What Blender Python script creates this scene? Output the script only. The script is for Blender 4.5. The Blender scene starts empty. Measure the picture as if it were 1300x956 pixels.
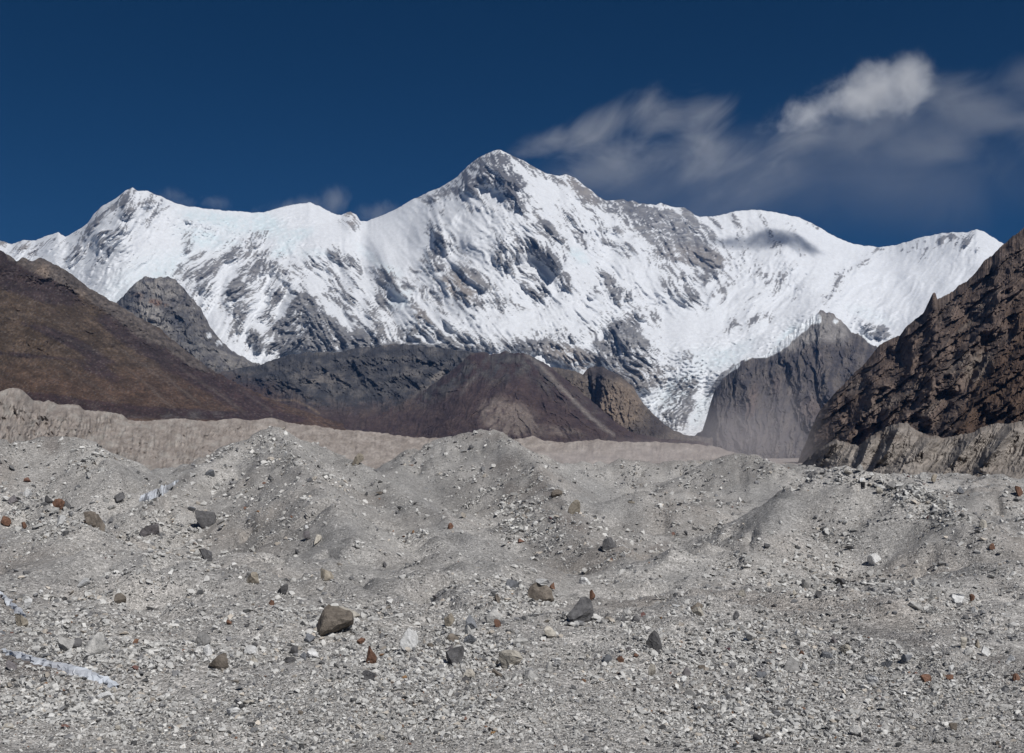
import bpy, math, random
import numpy as np
from mathutils import Vector

# ------------------------------------------------------------------ camera, sky, sun, exposure
C = bpy.context.scene.collection
S = bpy.context.scene
F, CX, HOR = 1390.0, 650.0, 590.0          # focal length, centre column and horizon row of the 1300 x 956 frame
cam = bpy.data.cameras.new('camera')
cam.sensor_width = 36.0
cam.lens = 36.0 * F / 1300.0
cam.shift_y = (HOR - 478.0) / 1300.0
cam.clip_start, cam.clip_end = 0.5, 60000.0
cam_o = bpy.data.objects.new('camera', cam)
cam_o.rotation_euler = (math.pi / 2, 0, 0)
C.objects.link(cam_o)
S.camera = cam_o

SUN_DIR = Vector((0.40, -0.57, 0.72)).normalized()
EL = math.asin(SUN_DIR.z)
AZ = math.atan2(SUN_DIR.x, SUN_DIR.y)
world = bpy.data.worlds.new('World')
S.world = world
world.use_nodes = True
wn = world.node_tree.nodes
sky = wn.new('ShaderNodeTexSky')
sky.sky_type = 'NISHITA'
sky.sun_disc = False
sky.sun_elevation = EL
sky.sun_rotation = AZ
sky.altitude = 5000
sky.air_density = 1.0
sky.dust_density = 0.0
sky.ozone_density = 3.0
bgn = wn['Background']
bgn.inputs['Strength'].default_value = 0.065
hs = wn.new('ShaderNodeHueSaturation')            # deep polarised blue of the high mountain sky
hs.inputs['Saturation'].default_value = 1.36
hs.inputs['Value'].default_value = 0.34
world.node_tree.links.new(sky.outputs[0], hs.inputs['Color'])
world.node_tree.links.new(hs.outputs[0], bgn.inputs['Color'])
sun = bpy.data.lights.new('sun', 'SUN')
sun.energy = 3.9
sun.angle = math.radians(0.53)
sun.color = (1.0, 0.975, 0.94)
sun_o = bpy.data.objects.new('sun', sun)
sun_o.rotation_euler = SUN_DIR.to_track_quat('Z', 'Y').to_euler()
sun_o.location = (300, -300, 400)
C.objects.link(sun_o)
S.view_settings.view_transform = 'Standard'
S.view_settings.look = 'None'
S.view_settings.exposure = 0.0
S.view_settings.gamma = 1.0
S.render.engine = 'CYCLES'
S.cycles.max_bounces = 4
S.cycles.diffuse_bounces = 2
S.cycles.volume_bounces = 2
S.cycles.volume_max_steps = 256

# ------------------------------------------------------------------ helpers
def at(px, row, d):
    """point seen in column px, row of the frame, at distance d in front of the camera"""
    return np.array(((px - CX) / F * d, d, (HOR - row) / F * d))

def interp(x, pts):
    p = np.array(pts, float)
    return np.interp(x, p[:, 0], p[:, 1])

def smooth(a, b, x):
    t = np.clip((x - a) / (b - a), 0, 1)
    return t * t * (3 - 2 * t)

def _hash(ix, iy, seed):
    h = (ix.astype(np.int64) * 374761393 + iy.astype(np.int64) * 668265263 + seed * 1442695041) & 0xffffffff
    h = ((h ^ (h >> 13)) * 1274126177) & 0xffffffff
    h = (h ^ (h >> 16)) & 0xffff
    return h * (2 * math.pi / 65536.0)

def noise(x, y, seed=0):
    x = np.asarray(x, float); y = np.asarray(y, float)
    ix = np.floor(x); iy = np.floor(y)
    fx = x - ix; fy = y - iy
    u = fx * fx * fx * (fx * (fx * 6 - 15) + 10); v = fy * fy * fy * (fy * (fy * 6 - 15) + 10)
    def g(dx, dy):
        a = _hash(ix + dx, iy + dy, seed)
        return np.cos(a) * (fx - dx) + np.sin(a) * (fy - dy)
    n0 = g(0, 0) * (1 - u) + g(1, 0) * u
    n1 = g(0, 1) * (1 - u) + g(1, 1) * u
    return (n0 * (1 - v) + n1 * v) * 1.5

def fbm(x, y, oct=5, seed=0, gain=0.5):
    s = 0; a = 1.0; t = 0
    for i in range(oct):
        s = s + a * noise(x, y, seed + i); t += a
        a *= gain; x = x * 2.03 + 17.1; y = y * 2.03 - 9.7
    return s / t * 1.3

def ridged(x, y, oct=5, seed=0, gain=0.5):
    s = 0; a = 1.0; t = 0; w = 1.0
    for i in range(oct):
        n = 1 - np.abs(noise(x, y, seed + i)) * 1.6
        n = np.clip(n, 0, 1) ** 2
        s = s + a * n * w; t += a
        w = np.clip(n * 1.6, 0.25, 1)
        a *= gain; x = x * 2.07 + 5.3; y = y * 2.07 + 3.1
    return s / t

def ells(px, row, lst):
    """sum of soft ellipses (cx, cy, rx, ry, tilt in degrees clockwise on the frame, amount)"""
    o = np.zeros_like(px, dtype=float)
    for cx, cy, rx, ry, ang, amp in lst:
        R = 1.7 * max(rx, ry)
        m = (np.abs(px - cx) < R) & (np.abs(row - cy) < R)
        if not m.any():
            continue
        c, s = math.cos(math.radians(ang)), math.sin(math.radians(ang))
        dx = px[m] - cx; dy = row[m] - cy
        a = (dx * c + dy * s) / rx; b = (-dx * s + dy * c) / ry
        o[m] += amp * np.exp(-(a * a + b * b) ** 2 * 0.7)
    return o

def seglines(px, row, lines, width):
    """soft ridge lines: list of polylines of (px, row, amount); triangular cross-section of given width"""
    o = np.zeros_like(px, dtype=float)
    for ln in lines:
        best = np.zeros_like(o)
        for (x0, y0, a0), (x1, y1, a1) in zip(ln[:-1], ln[1:]):
            dx, dy = x1 - x0, y1 - y0
            L = dx * dx + dy * dy
            t = np.clip(((px - x0) * dx + (row - y0) * dy) / L, 0, 1)
            d = np.hypot(px - x0 - t * dx, row - y0 - t * dy)
            best = np.maximum(best, (a0 + (a1 - a0) * t) * np.clip(1 - d / width, 0, 1))
        o = np.maximum(o, best)
    return o

def mixc(a, b, t):
    return a + (b - a) * t[..., None]

def col3(c, like):
    return np.broadcast_to(np.array(c, float), like.shape + (3,)).copy()

def tag(o, label=None, cat=None, kind=None, group=None):
    if label: o['label'] = label
    if cat: o['category'] = cat
    if kind: o['kind'] = kind
    if group: o['group'] = group
    return o

def mesh_np(name, V, Fa, tint=None, smooth_shade=True):
    """V (n,3); Fa (m,3) or (m,4) index array; tint (n,3)"""
    me = bpy.data.meshes.new(name)
    n, k = len(V), Fa.shape[1]
    me.vertices.add(n)
    me.vertices.foreach_set('co', np.ascontiguousarray(V, np.float32).ravel())
    me.loops.add(Fa.size)
    me.loops.foreach_set('vertex_index', np.ascontiguousarray(Fa, np.int32).ravel())
    me.polygons.add(len(Fa))
    me.polygons.foreach_set('loop_start', np.arange(0, Fa.size, k, dtype=np.int32))
    me.polygons.foreach_set('loop_total', np.full(len(Fa), k, np.int32))
    me.polygons.foreach_set('use_smooth', np.full(len(Fa), smooth_shade, bool))
    if tint is not None:
        ca = me.color_attributes.new('tint', 'FLOAT_COLOR', 'POINT')
        rgba = np.ones((n, 4), np.float32); rgba[:, :3] = tint
        ca.data.foreach_set('color', rgba.ravel())
    me.update(calc_edges=True)
    return me

def link(name, me, mat, parent=None):
    o = bpy.data.objects.new(name, me)
    if mat: me.materials.append(mat)
    C.objects.link(o)
    if parent: o.parent = parent
    return o

def grid_faces(nv, nu):
    i = np.arange((nv - 1) * (nu - 1))
    r = i // (nu - 1); c = i % (nu - 1)
    a = r * nu + c
    return np.stack([a, a + 1, a + nu + 1, a + nu], 1)

# ------------------------------------------------------------------ materials
def tint_mat(name, scales, contrast=0.25, bump=0.6, bump_dist=1.0, rough=0.9, pebbles=None, spec=0.25):
    """surface colour from the 'tint' attribute, broken by noise at the given world scales (m)"""
    m = bpy.data.materials.new(name); m.use_nodes = True
    nt = m.node_tree; N = nt.nodes; Lk = nt.links.new
    b = N['Principled BSDF']
    b.inputs['Roughness'].default_value = rough
    b.inputs['Specular IOR Level'].default_value = spec
    at_ = N.new('ShaderNodeAttribute'); at_.attribute_name = 'tint'
    geo = N.new('ShaderNodeNewGeometry')
    val = None; hgt = None
    for sc in scales:
        t = N.new('ShaderNodeTexNoise'); t.inputs['Scale'].default_value = 1.0 / sc
        t.inputs['Detail'].default_value = 5; t.inputs['Roughness'].default_value = 0.62
        Lk(geo.outputs['Position'], t.inputs['Vector'])
        mr = N.new('ShaderNodeMapRange')
        mr.inputs[1].default_value = 0.25; mr.inputs[2].default_value = 0.75
        mr.inputs[3].default_value = 1 - contrast; mr.inputs[4].default_value = 1 + contrast
        Lk(t.outputs['Fac'], mr.inputs[0])
        if val is None: val = mr.outputs[0]; hgt = t.outputs['Fac']
        else:
            q = N.new('ShaderNodeMath'); q.operation = 'MULTIPLY'
            Lk(val, q.inputs[0]); Lk(mr.outputs[0], q.inputs[1]); val = q.outputs[0]
            q = N.new('ShaderNodeMath'); q.operation = 'ADD'
            Lk(hgt, q.inputs[0]); Lk(t.outputs['Fac'], q.inputs[1]); hgt = q.outputs[0]
    for sc, lo, hi in (pebbles or []):
        v = N.new('ShaderNodeTexVoronoi'); v.inputs['Scale'].default_value = 1.0 / sc
        Lk(geo.outputs['Position'], v.inputs['Vector'])
        sp = N.new('ShaderNodeSeparateColor'); Lk(v.outputs['Color'], sp.inputs[0])
        mr = N.new('ShaderNodeValToRGB'); mr.color_ramp.interpolation = 'CONSTANT'
        mid = (lo + hi) / 2 * .97
        mr.color_ramp.elements[0].color = (lo, lo, lo, 1); mr.color_ramp.elements[1].position = .22; mr.color_ramp.elements[1].color = (mid * .93, mid * .93, mid * .93, 1)
        for ps, vv in ((.5, mid * 1.03), (.78, (mid + hi) / 2), (.91, hi)):
            e = mr.color_ramp.elements.new(ps); e.color = (vv, vv, vv, 1)
        Lk(sp.outputs[0], mr.inputs[0])
        q = N.new('ShaderNodeMath'); q.operation = 'MULTIPLY'
        Lk(val, q.inputs[0]); Lk(mr.outputs[0], q.inputs[1]); val = q.outputs[0]
        mr = N.new('ShaderNodeMapRange'); mr.inputs[2].default_value = 0.7; mr.inputs[3].default_value = 0.7; mr.inputs[4].default_value = 0.0
        Lk(v.outputs['Distance'], mr.inputs[0])
        q = N.new('ShaderNodeMath'); q.operation = 'ADD'
        Lk(hgt, q.inputs[0]); Lk(mr.outputs[0], q.inputs[1]); hgt = q.outputs[0]
    mx = N.new('ShaderNodeVectorMath'); mx.operation = 'SCALE'
    Lk(at_.outputs['Color'], mx.inputs[0]); Lk(val, mx.inputs['Scale'])
    Lk(mx.outputs[0], b.inputs['Base Color'])
    if bump:
        bp = N.new('ShaderNodeBump'); bp.inputs['Strength'].default_value = bump
        bp.inputs['Distance'].default_value = bump_dist
        Lk(hgt, bp.inputs['Height']); Lk(bp.outputs[0], b.inputs['Normal'])
    return m

def rock_mat(name, c0, c1, scale=0.35, vein=None):
    m = bpy.data.materials.new(name); m.use_nodes = True
    nt = m.node_tree; N = nt.nodes; Lk = nt.links.new
    b = N['Principled BSDF']; b.inputs['Roughness'].default_value = 0.88; b.inputs['Specular IOR Level'].default_value = 0.25
    tc = N.new('ShaderNodeTexCoord'); oi = N.new('ShaderNodeObjectInfo')
    ad = N.new('ShaderNodeVectorMath'); ad.operation = 'ADD'
    sc = N.new('ShaderNodeVectorMath'); sc.operation = 'SCALE'; sc.inputs['Scale'].default_value = 37.0
    cb = N.new('ShaderNodeCombineXYZ'); Lk(oi.outputs['Random'], cb.inputs[0]); Lk(oi.outputs['Random'], cb.inputs[2])
    Lk(cb.outputs[0], sc.inputs[0]); Lk(tc.outputs['Object'], ad.inputs[0]); Lk(sc.outputs[0], ad.inputs[1])
    t = N.new('ShaderNodeTexNoise'); t.inputs['Scale'].default_value = 1 / scale
    t.inputs['Detail'].default_value = 8; t.inputs['Roughness'].default_value = 0.7
    Lk(ad.outputs[0], t.inputs['Vector'])
    r = N.new('ShaderNodeValToRGB'); r.color_ramp.elements[0].position = 0.3; r.color_ramp.elements[1].position = 0.7
    r.color_ramp.elements[0].color = (*[q * .72 for q in c0], 1); r.color_ramp.elements[1].color = (*[min(q * 1.12, .8) for q in c1], 1)
    if vein:
        e = r.color_ramp.elements.new(0.76); e.color = (*vein, 1)
    Lk(t.outputs['Fac'], r.inputs['Fac'])
    mr = N.new('ShaderNodeMapRange'); mr.inputs[3].default_value = 0.78; mr.inputs[4].default_value = 1.18
    Lk(oi.outputs['Random'], mr.inputs[0])
    ms = N.new('ShaderNodeVectorMath'); ms.operation = 'SCALE'
    Lk(r.outputs[0], ms.inputs[0]); Lk(mr.outputs[0], ms.inputs['Scale'])
    Lk(ms.outputs[0], b.inputs['Base Color'])
    t2 = N.new('ShaderNodeTexNoise'); t2.inputs['Scale'].default_value = 4 / scale; t2.inputs['Detail'].default_value = 6
    Lk(ad.outputs[0], t2.inputs['Vector'])
    bp = N.new('ShaderNodeBump'); bp.inputs['Strength'].default_value = 0.7; bp.inputs['Distance'].default_value = 0.08
    Lk(t2.outputs['Fac'], bp.inputs['Height']); Lk(bp.outputs[0], b.inputs['Normal'])
    return m

# ------------------------------------------------------------------ relief builder for the mountains and hills
def relief(name, label, cat, px0, px1, nu, nv, sky_pts, base_pts, Dr, Db, p, field, colour, mat,
           jag=(1.5, 9.0), back=(8, 1200.0, 0.9), seed=0, kind='structure', grain=.3, shade_smooth=False):
    px = np.linspace(px0, px1, nu)
    ridge = interp(px, sky_pts)
    kw = np.hanning(max(5, int(26 * nu / (px1 - px0))) // 2 * 2 + 3); kw /= kw.sum()
    soft = np.convolve(np.pad(ridge, len(kw) // 2, mode='edge'), kw, mode='valid')
    ridge = ridge + jag[0] * fbm(px / jag[1], px * 0 + seed, 5, seed + 50, 0.65)
    basr = interp(px, base_pts)
    basr = np.maximum(basr, np.maximum(ridge, soft) + 2)
    s = np.linspace(0, 1, nv)
    SS, PX = np.meshgrid(s, px, indexing='ij')
    ROW = basr[None, :] + (soft - basr)[None, :] * SS + (ridge - soft)[None, :] * SS ** 9
    def sm(a):
        w = np.hanning(max(5, int(70 * nu / (px1 - px0))) // 2 * 2 + 3); w /= w.sum()
        return np.convolve(np.pad(a, len(w) // 2, mode='edge'), w, mode='valid')
    dr, db = sm(interp(px, Dr)), sm(interp(px, Db))
    D0 = db[None, :] + (dr - db)[None, :] * SS ** p
    rel = field(PX, ROW, SS)
    D = D0 - rel
    X = (PX - CX) / F * D; Z = (HOR - ROW) / F * D
    col = colour(PX, ROW, SS)
    if grain: col = col * (1 + grain * fbm(PX / 3.1, ROW / 2.6, 3, seed + 300, .7) + .6 * grain * fbm(PX / 11, ROW / 8, 3, seed + 310, .6))[..., None]
    V = np.stack([X, D, Z], -1)
    nb, step, slope = back
    rows = [V]; cols = [col]
    top = V[-1]; zb = V[0, :, 2]
    for i in range(1, nb + 1):
        d = step * (i / nb) ** 1.4
        q = top.copy()
        q[:, 1] += d
        nz = fbm(q[:, 0] / (step * 0.25), q[:, 1] / (step * 0.25), 4, seed + 77)
        q[:, 2] = np.maximum(top[:, 2] - d * slope * (0.9 + 0.25 * nz) - 4, zb - 3)
        rows.append(q[None]); cols.append(col[-1][None])
    V = np.concatenate(rows, 0); col = np.concatenate(cols, 0)
    me = mesh_np(name, V.reshape(-1, 3), grid_faces(V.shape[0], nu), np.clip(col.reshape(-1, 3), .015, .9), shade_smooth)
    o = link(name, me, mat)
    return tag(o, label, cat, kind)

# ------------------------------------------------------------------ the snow mountain
SKY_MAIN = [(-120, 300), (0, 305), (14, 310), (30, 305), (45, 305), (60, 299), (74, 295), (83, 301), (100, 291), (111, 284), (119, 272), (130, 261),
    (145, 253), (159, 242.5), (168, 238), (175, 242), (187, 242.5), (204, 249), (221, 257), (235, 261.5), (263, 265), (294, 268),
    (334, 270), (350, 265), (367, 260.5), (394, 257), (408, 263), (421, 270), (433, 273), (445, 268.6), (452, 272), (457, 280), (466, 281),
    (486, 273), (504, 265), (518, 256.5), (537, 247), (552, 241), (566, 234), (580, 225), (594, 210), (608, 200), (621, 193.5),
    (634, 190), (642, 193.5), (656, 200), (673, 209), (694, 220), (711, 223.6), (718, 221), (729, 225), (741, 235), (750, 241),
    (760, 249.6), (770, 255), (791, 253), (798, 256.5), (803, 254), (812, 258), (833, 260), (838, 257), (847, 261), (869, 264),
    (879, 270), (888, 275.6), (913, 273.5), (934, 268), (963, 266), (988, 270), (1013, 276), (1034, 285), (1051, 295), (1063, 302),
    (1084, 310), (1118, 314), (1143, 310), (1168, 301.5), (1201, 295), (1226, 295), (1239, 291), (1251, 295), (1268, 306),
    (1290, 318), (1330, 335), (1420, 350)]
ROCKS_MAIN = [
    # summit pyramid
    (612, 212, 26, 11, -32, 1.4), (606, 222, 20, 12, -20, 1.2), (578, 239, 30, 8, -30, 1.0), (592, 240, 14, 9, 20, .7), (556, 247, 12, 6, -30, .8),
    (636, 214, 16, 18, 20, 1.3), (644, 229, 14, 12, 10, 1.1), (655, 234, 12, 14, 40, .6), (652, 255, 13, 10, 20, .75), (668, 262, 14, 8, 50, .6),
    (610, 231, 16, 5, 10, .6), (607, 262, 18, 5, 12, .45), (593, 262, 8, 4, 0, .3), (642, 200, 6, 6, 0, .6),
    (735, 241, 26, 9, 38, 1.0), (744, 250, 14, 8, 50, .6), (760, 252, 10, 6, 45, .6), (700, 226, 20, 3, 22, .7), (668, 208, 18, 2.5, 28, .5),
    (690, 290, 8, 22, -30, .5), (706, 296, 22, 5, 42, .5),
    # left pillar under the summit
    (557, 298, 7, 20, -10, .9), (561, 312, 10, 10, 0, .5), (548, 322, 8, 9, 0, .7), (556, 335, 11, 7, 20, .6), (541, 340, 9, 10, 30, .35), (567, 305, 16, 4, 40, .5),
    (600, 350, 26, 7, 38, .85), (614, 362, 12, 4, 20, .5), (583, 362, 20, 17, 10, .65), (590, 380, 14, 9, 40, .5), (555, 362, 14, 10, 30, .4),
    (545, 382, 14, 6, 40, .4), (560, 398, 16, 5, 40, .4),
    (640, 332, 9, 17, -15, .7), (632, 325, 6, 10, 0, .4), (643, 310, 10, 14, 0, .35), (668, 315, 14, 16, 50, .6), (690, 320, 26, 10, 40, .85), (705, 330, 14, 8, 40, .5), (706, 340, 10, 4, -30, .4),
    (687, 371, 11, 10, -20, .85), (672, 368, 14, 4, 50, .6), (665, 350, 12, 3, 0, .35), (720, 358, 8, 10, -40, .45), (752, 374, 6, 5, 0, .6),
    (622, 385, 26, 7, 10, .4), (640, 380, 14, 8, 20, .35), (610, 388, 8, 10, 0, .35),
    (775, 290, 14, 6, 35, .65), (785, 310, 18, 4, 10, .55), (800, 314, 12, 10, -20, .5), (740, 305, 14, 6, 40, .5), (720, 275, 14, 5, 45, .5), (735, 285, 16, 4, 45, .45),
    (772, 356, 9, 16, -30, .75), (788, 365, 18, 4, 42, .7), (782, 375, 9, 8, 0, .7), (800, 378, 8, 3, 0, .5),
    # banded right wall
    (800, 268, 34, 13, 20, 1.3), (838, 285, 42, 20, 12, 1.5), (868, 275, 22, 14, 15, 1.0), (862, 305, 36, 18, 18, 1.5), (885, 325, 34, 11, 8, 1.5), (850, 322, 28, 7, 8, 1.3),
    (905, 340, 14, 12, 30, .9), (840, 335, 16, 7, 20, .6), (895, 352, 20, 9, 0, .6), (868, 350, 14, 7, 20, .5), (870, 372, 14, 9, 10, .6), (878, 380, 12, 8, 10, .7), (855, 362, 6, 10, -30, .4),
    (905, 375, 3, 14, 25, .4), (920, 370, 4, 16, 15, .45),
    # lower buttress and ice-scoured walls
    (795, 432, 24, 16, 25, 1.3), (800, 415, 16, 14, 30, .9), (785, 448, 30, 14, 5, 1.3), (818, 445, 18, 14, 30, 1.0), (812, 475, 36, 20, 10, 1.5), (785, 420, 14, 16, 0, .6), (765, 440, 14, 8, 20, .7),
    (758, 455, 20, 8, 25, 1.0), (735, 458, 16, 14, 30, 1.3), (712, 450, 24, 10, 20, 1.2), (690, 440, 30, 8, 0, .9), (660, 440, 34, 8, 0, .7), (610, 435, 18, 8, 20, .6), (730, 430, 20, 5, 10, .5),
    (815, 401, 9, 5, 35, .9), (833, 400, 7, 9, -20, .8), (873, 452, 9, 9, -30, 1.0), (838, 470, 22, 6, -10, .8),
    (893, 462, 5, 12, 30, .5), (868, 498, 16, 14, -25, 1.3), (862, 520, 18, 16, -30, 1.3), (876, 485, 12, 9, -20, .9), (916, 488, 12, 14, 25, 1.3), (930, 470, 14, 6, -25, .9), (850, 535, 14, 12, 0, .9), (838, 520, 6, 14, 20, .4),
    # lower right cliffs and gullies
    (945, 410, 18, 7, -10, .8), (965, 402, 12, 5, -25, .7), (935, 415, 10, 5, 20, .6), (955, 390, 4, 10, 25, .5), (1110, 420, 16, 8, 15, 1.3), (1120, 424, 10, 6, 10, 1.0), (1098, 412, 10, 4, 35, .7),
    (960, 355, 16, 4, -20, .35), (985, 370, 12, 3, -35, .4), (940, 335, 8, 12, 0, .35), (965, 345, 6, 6, 0, .3), (1012, 375, 3, 8, 20, .4), (1000, 345, 24, 3, -40, .3), (1065, 355, 4, 10, 30, .5), (1050, 380, 14, 3, -45, .35), (1085, 340, 16, 3, -35, .35),
    (910, 282, 3, 16, -28, .7), (934, 280, 4, 12, -25, .8), (973, 285, 3, 22, -28, .7), (980, 303, 3, 14, -28, .6), (1011, 298, 2.5, 14, -20, .55), (900, 295, 4, 18, -28, .6), (945, 322, 12, 7, 0, .45), (940, 303, 5, 10, 0, .4),
    (1035, 288, 8, 2, 30, .8), (1195, 305, 4, 9, 10, .9), (1210, 300, 7, 3, 20, .6), (1228, 305, 5, 8, 10, .75), (1160, 318, 10, 6, 20, .3), (1225, 310, 6, 3, -30, .5), (1242, 318, 3, 4, 0, .6), (1118, 317, 5, 2, 0, .8), (1170, 305, 4, 5, 0, .5),
    # left peak
    (150, 258, 26, 6, -38, .9), (163, 262, 8, 12, -20, .8), (132, 274, 14, 5, -40, .7), (118, 286, 14, 4, -55, .6), (160, 272, 8, 6, 0, .7), (190, 258, 12, 5, -10, .75), (203, 256, 8, 5, 30, .5), (198, 272, 6, 8, 0, .45), (183, 280, 6, 5, 0, .4),
    (125, 297, 8, 4, -40, .8), (135, 305, 26, 4, -42, .45), (150, 300, 24, 5, -42, .4), (105, 318, 16, 4, -40, .4), (96, 325, 14, 5, -50, .5), (158, 290, 8, 6, 0, .5), (130, 325, 20, 3, -45, .3), (165, 330, 24, 3, -45, .2),
    (60, 312, 30, 6, -30, .3), (20, 312, 22, 10, 0, .7),
    (445, 276, 9, 7, 30, .75), (452, 285, 5, 8, -35, .6), (440, 273, 6, 4, 0, .5),
    # mixed wall on the left
    (240, 280, 8, 3, 20, .6), (238, 310, 3, 14, 10, .4), (232, 350, 18, 6, -30, .6), (250, 345, 20, 10, 0, .6), (262, 362, 10, 12, 0, .7), (270, 338, 12, 10, 40, .6), (240, 318, 4, 14, 20, .4),
    (255, 385, 12, 16, 60, .45), (300, 365, 12, 16, -30, .85), (295, 385, 10, 18, -30, .7), (305, 315, 12, 10, -40, .5), (295, 322, 14, 6, -30, .5), (330, 297, 14, 5, -25, .8), (322, 310, 10, 8, -40, .6),
    (335, 322, 12, 4, 5, .7), (312, 330, 20, 10, 0, .55), (335, 338, 18, 9, -15, .9), (310, 345, 12, 8, 20, .5), (352, 330, 10, 4, -40, .5), (372, 340, 22, 7, -10, .6), (365, 352, 16, 8, 10, .5), (398, 340, 10, 4, 40, .5),
    (350, 368, 12, 10, 35, .6), (347, 376, 10, 14, 30, .8), (382, 378, 14, 14, -20, 1.0), (378, 390, 16, 12, 0, 1.0), (400, 385, 14, 9, 40, .9), (338, 400, 12, 10, -10, .9), (315, 398, 8, 18, 25, .5), (308, 405, 8, 16, 30, .7),
    (372, 402, 24, 12, -20, .9), (400, 405, 26, 12, 15, 1.0), (418, 412, 22, 10, 25, 1.0), (360, 412, 16, 9, -10, .8), (320, 425, 8, 10, 20, .9), (326, 432, 10, 9, 0, .8), (305, 415, 5, 8, 20, .9), (345, 425, 8, 6, 0, .5), (395, 428, 34, 11, 5, 1.3),
    (430, 430, 40, 12, 8, 1.3), (365, 435, 20, 8, 0, 1.2), (345, 442, 20, 6, 0, 1.0), (462, 435, 18, 10, 20, 1.1), (405, 440, 40, 7, 0, 1.5),
    (430, 327, 16, 6, 25, .85), (400, 333, 14, 4, 45, .6), (415, 340, 18, 3, 50, .5), (450, 335, 12, 5, 50, .7), (445, 350, 14, 6, 50, .5), (415, 358, 16, 4, 50, .5), (430, 365, 20, 4, 50, .6), (455, 365, 12, 4, 45, .6), (425, 378, 16, 5, 50, .7), (445, 380, 12, 5, 45, .6),
    (487, 345, 14, 6, 30, .75), (492, 355, 13, 8, 10, .9), (485, 375, 12, 8, 30, .7), (475, 385, 12, 7, 40, .6), (490, 388, 12, 7, 10, .6), (465, 395, 12, 6, 20, .7), (445, 398, 12, 5, 50, .7), (480, 402, 10, 5, 0, .5), (508, 370, 3.5, 14, -40, .8), (525, 388, 5, 12, -30, 1.0), (535, 405, 8, 12, -35, 1.1), (540, 398, 10, 4, 50, .6), (550, 415, 16, 6, 40, .7), (520, 415, 10, 10, 0, .5),
    (480, 420, 14, 12, 10, .9), (500, 425, 16, 8, 0, .5), (530, 425, 14, 10, 0, .8), (520, 360, 14, 5, 40, .3), (545, 370, 20, 4, 40, .4), (560, 430, 14, 8, 30, .8), (580, 432, 12, 8, 20, .8), (575, 415, 12, 4, 45, .6), (590, 425, 10, 5, 40, .5), (510, 440, 40, 5, 0, 1.2), (570, 442, 40, 5, 0, 1.2)]
SNOW_MAIN = [(333, 385, 9, 34, 28, -.9), (312, 412, 7, 18, 20, -.7), (363, 388, 6, 28, 28, -.8), (395, 366, 9, 8, 0, -.9), (430, 397, 5, 26, -42, -.9), (434, 346, 4, 14, -40, -.7), (468, 366, 5, 14, -35, -.7),
    (511, 392, 7, 20, -32, -.9), (457, 400, 5, 18, -45, -.7), (545, 394, 6, 26, -42, -.6), (281, 362, 7, 40, 32, -.9), (320, 452, 14, 6, 0, -1.2), (300, 445, 10, 5, 40, -.8), (520, 392, 1.8, 46, -24, -.8), (345, 350, 4, 12, 25, -.5), (410, 350, 4, 16, -45, -.6), (450, 385, 3, 14, -45, -.6),
    (627, 215, 3, 14, 5, -.6), (640, 240, 5, 4, 0, -.5), (603, 215, 3, 10, 30, -.4), (860, 268, 5, 10, -35, -.8), (878, 298, 12, 2, 0, -.7), (835, 262, 20, 2, 5, -.6), (800, 458, 30, 2, -10, -.5), (770, 468, 3, 14, -35, -.9)]
ICE_MAIN = [(262, 276, 34, 8, 8, .8), (300, 285, 30, 12, 10, .7), (335, 280, 16, 10, 20, .9), (345, 290, 20, 12, 0, .7), (375, 300, 22, 8, -20, .9), (360, 318, 16, 7, -20, .9),
    (275, 305, 30, 10, 10, .5), (250, 300, 30, 14, 20, .4), (175, 360, 50, 26, -40, .45), (220, 335, 40, 12, -40, .4), (400, 322, 24, 6, 0, .4), (475, 330, 30, 6, 40, .4), (510, 372, 12, 10, 0, .5), (505, 385, 14, 7, 0, .5),
    (735, 325, 14, 7, 40, .8), (500, 345, 12, 6, 30, .4), (860, 495, 30, 14, -40, .5), (930, 450, 30, 10, -30, .45), (888, 525, 10, 22, 25, .4), (900, 455, 30, 14, 0, .35), (1000, 425, 18, 6, -45, .6), (990, 440, 16, 5, -40, .6), (760, 480, 20, 10, 0, .2), (1105, 400, 30, 8, 20, .3)]
# ridges standing out of the face (column, row, metres towards the viewer)
SPURS_MAIN = [[(634, 191, 60), (600, 245, 180), (562, 300, 330), (552, 345, 260), (600, 400, 120)],
    [(634, 195, 80), (650, 245, 220), (690, 315, 300), (712, 345, 200), (790, 400, 160), (805, 440, 420), (815, 480, 480)],
    [(738, 236, 60), (800, 300, 200), (850, 360, 180)],
    [(445, 270, 60), (480, 325, 300), (508, 365, 340), (545, 420, 360)],
    [(350, 268, 20), (345, 330, 260), (385, 385, 360), (420, 430, 420)],
    [(345, 330, 200), (300, 370, 320), (290, 440, 260)],
    [(430, 322, 160), (460, 372, 260), (478, 425, 360)],
    [(168, 240, 60), (160, 275, 200), (120, 300, 220), (85, 330, 160)],
    [(205, 250, 40), (240, 310, 180), (265, 360, 260), (330, 430, 160)],
    [(888, 276, 40), (920, 330, 200), (905, 390, 160)],
    [(963, 267, 40), (985, 310, 160), (1010, 340, 80)],
    [(1240, 292, 40), (1180, 340, 180), (1075, 350, 330), (1045, 395, 420), (1000, 440, 420), (930, 490, 420)],
    [(1130, 350, 200), (1060, 400, 300)], [(950, 400, 240), (920, 420, 60)], [(868, 480, 220), (855, 540, 260)]]
_main_cache = {}
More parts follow.
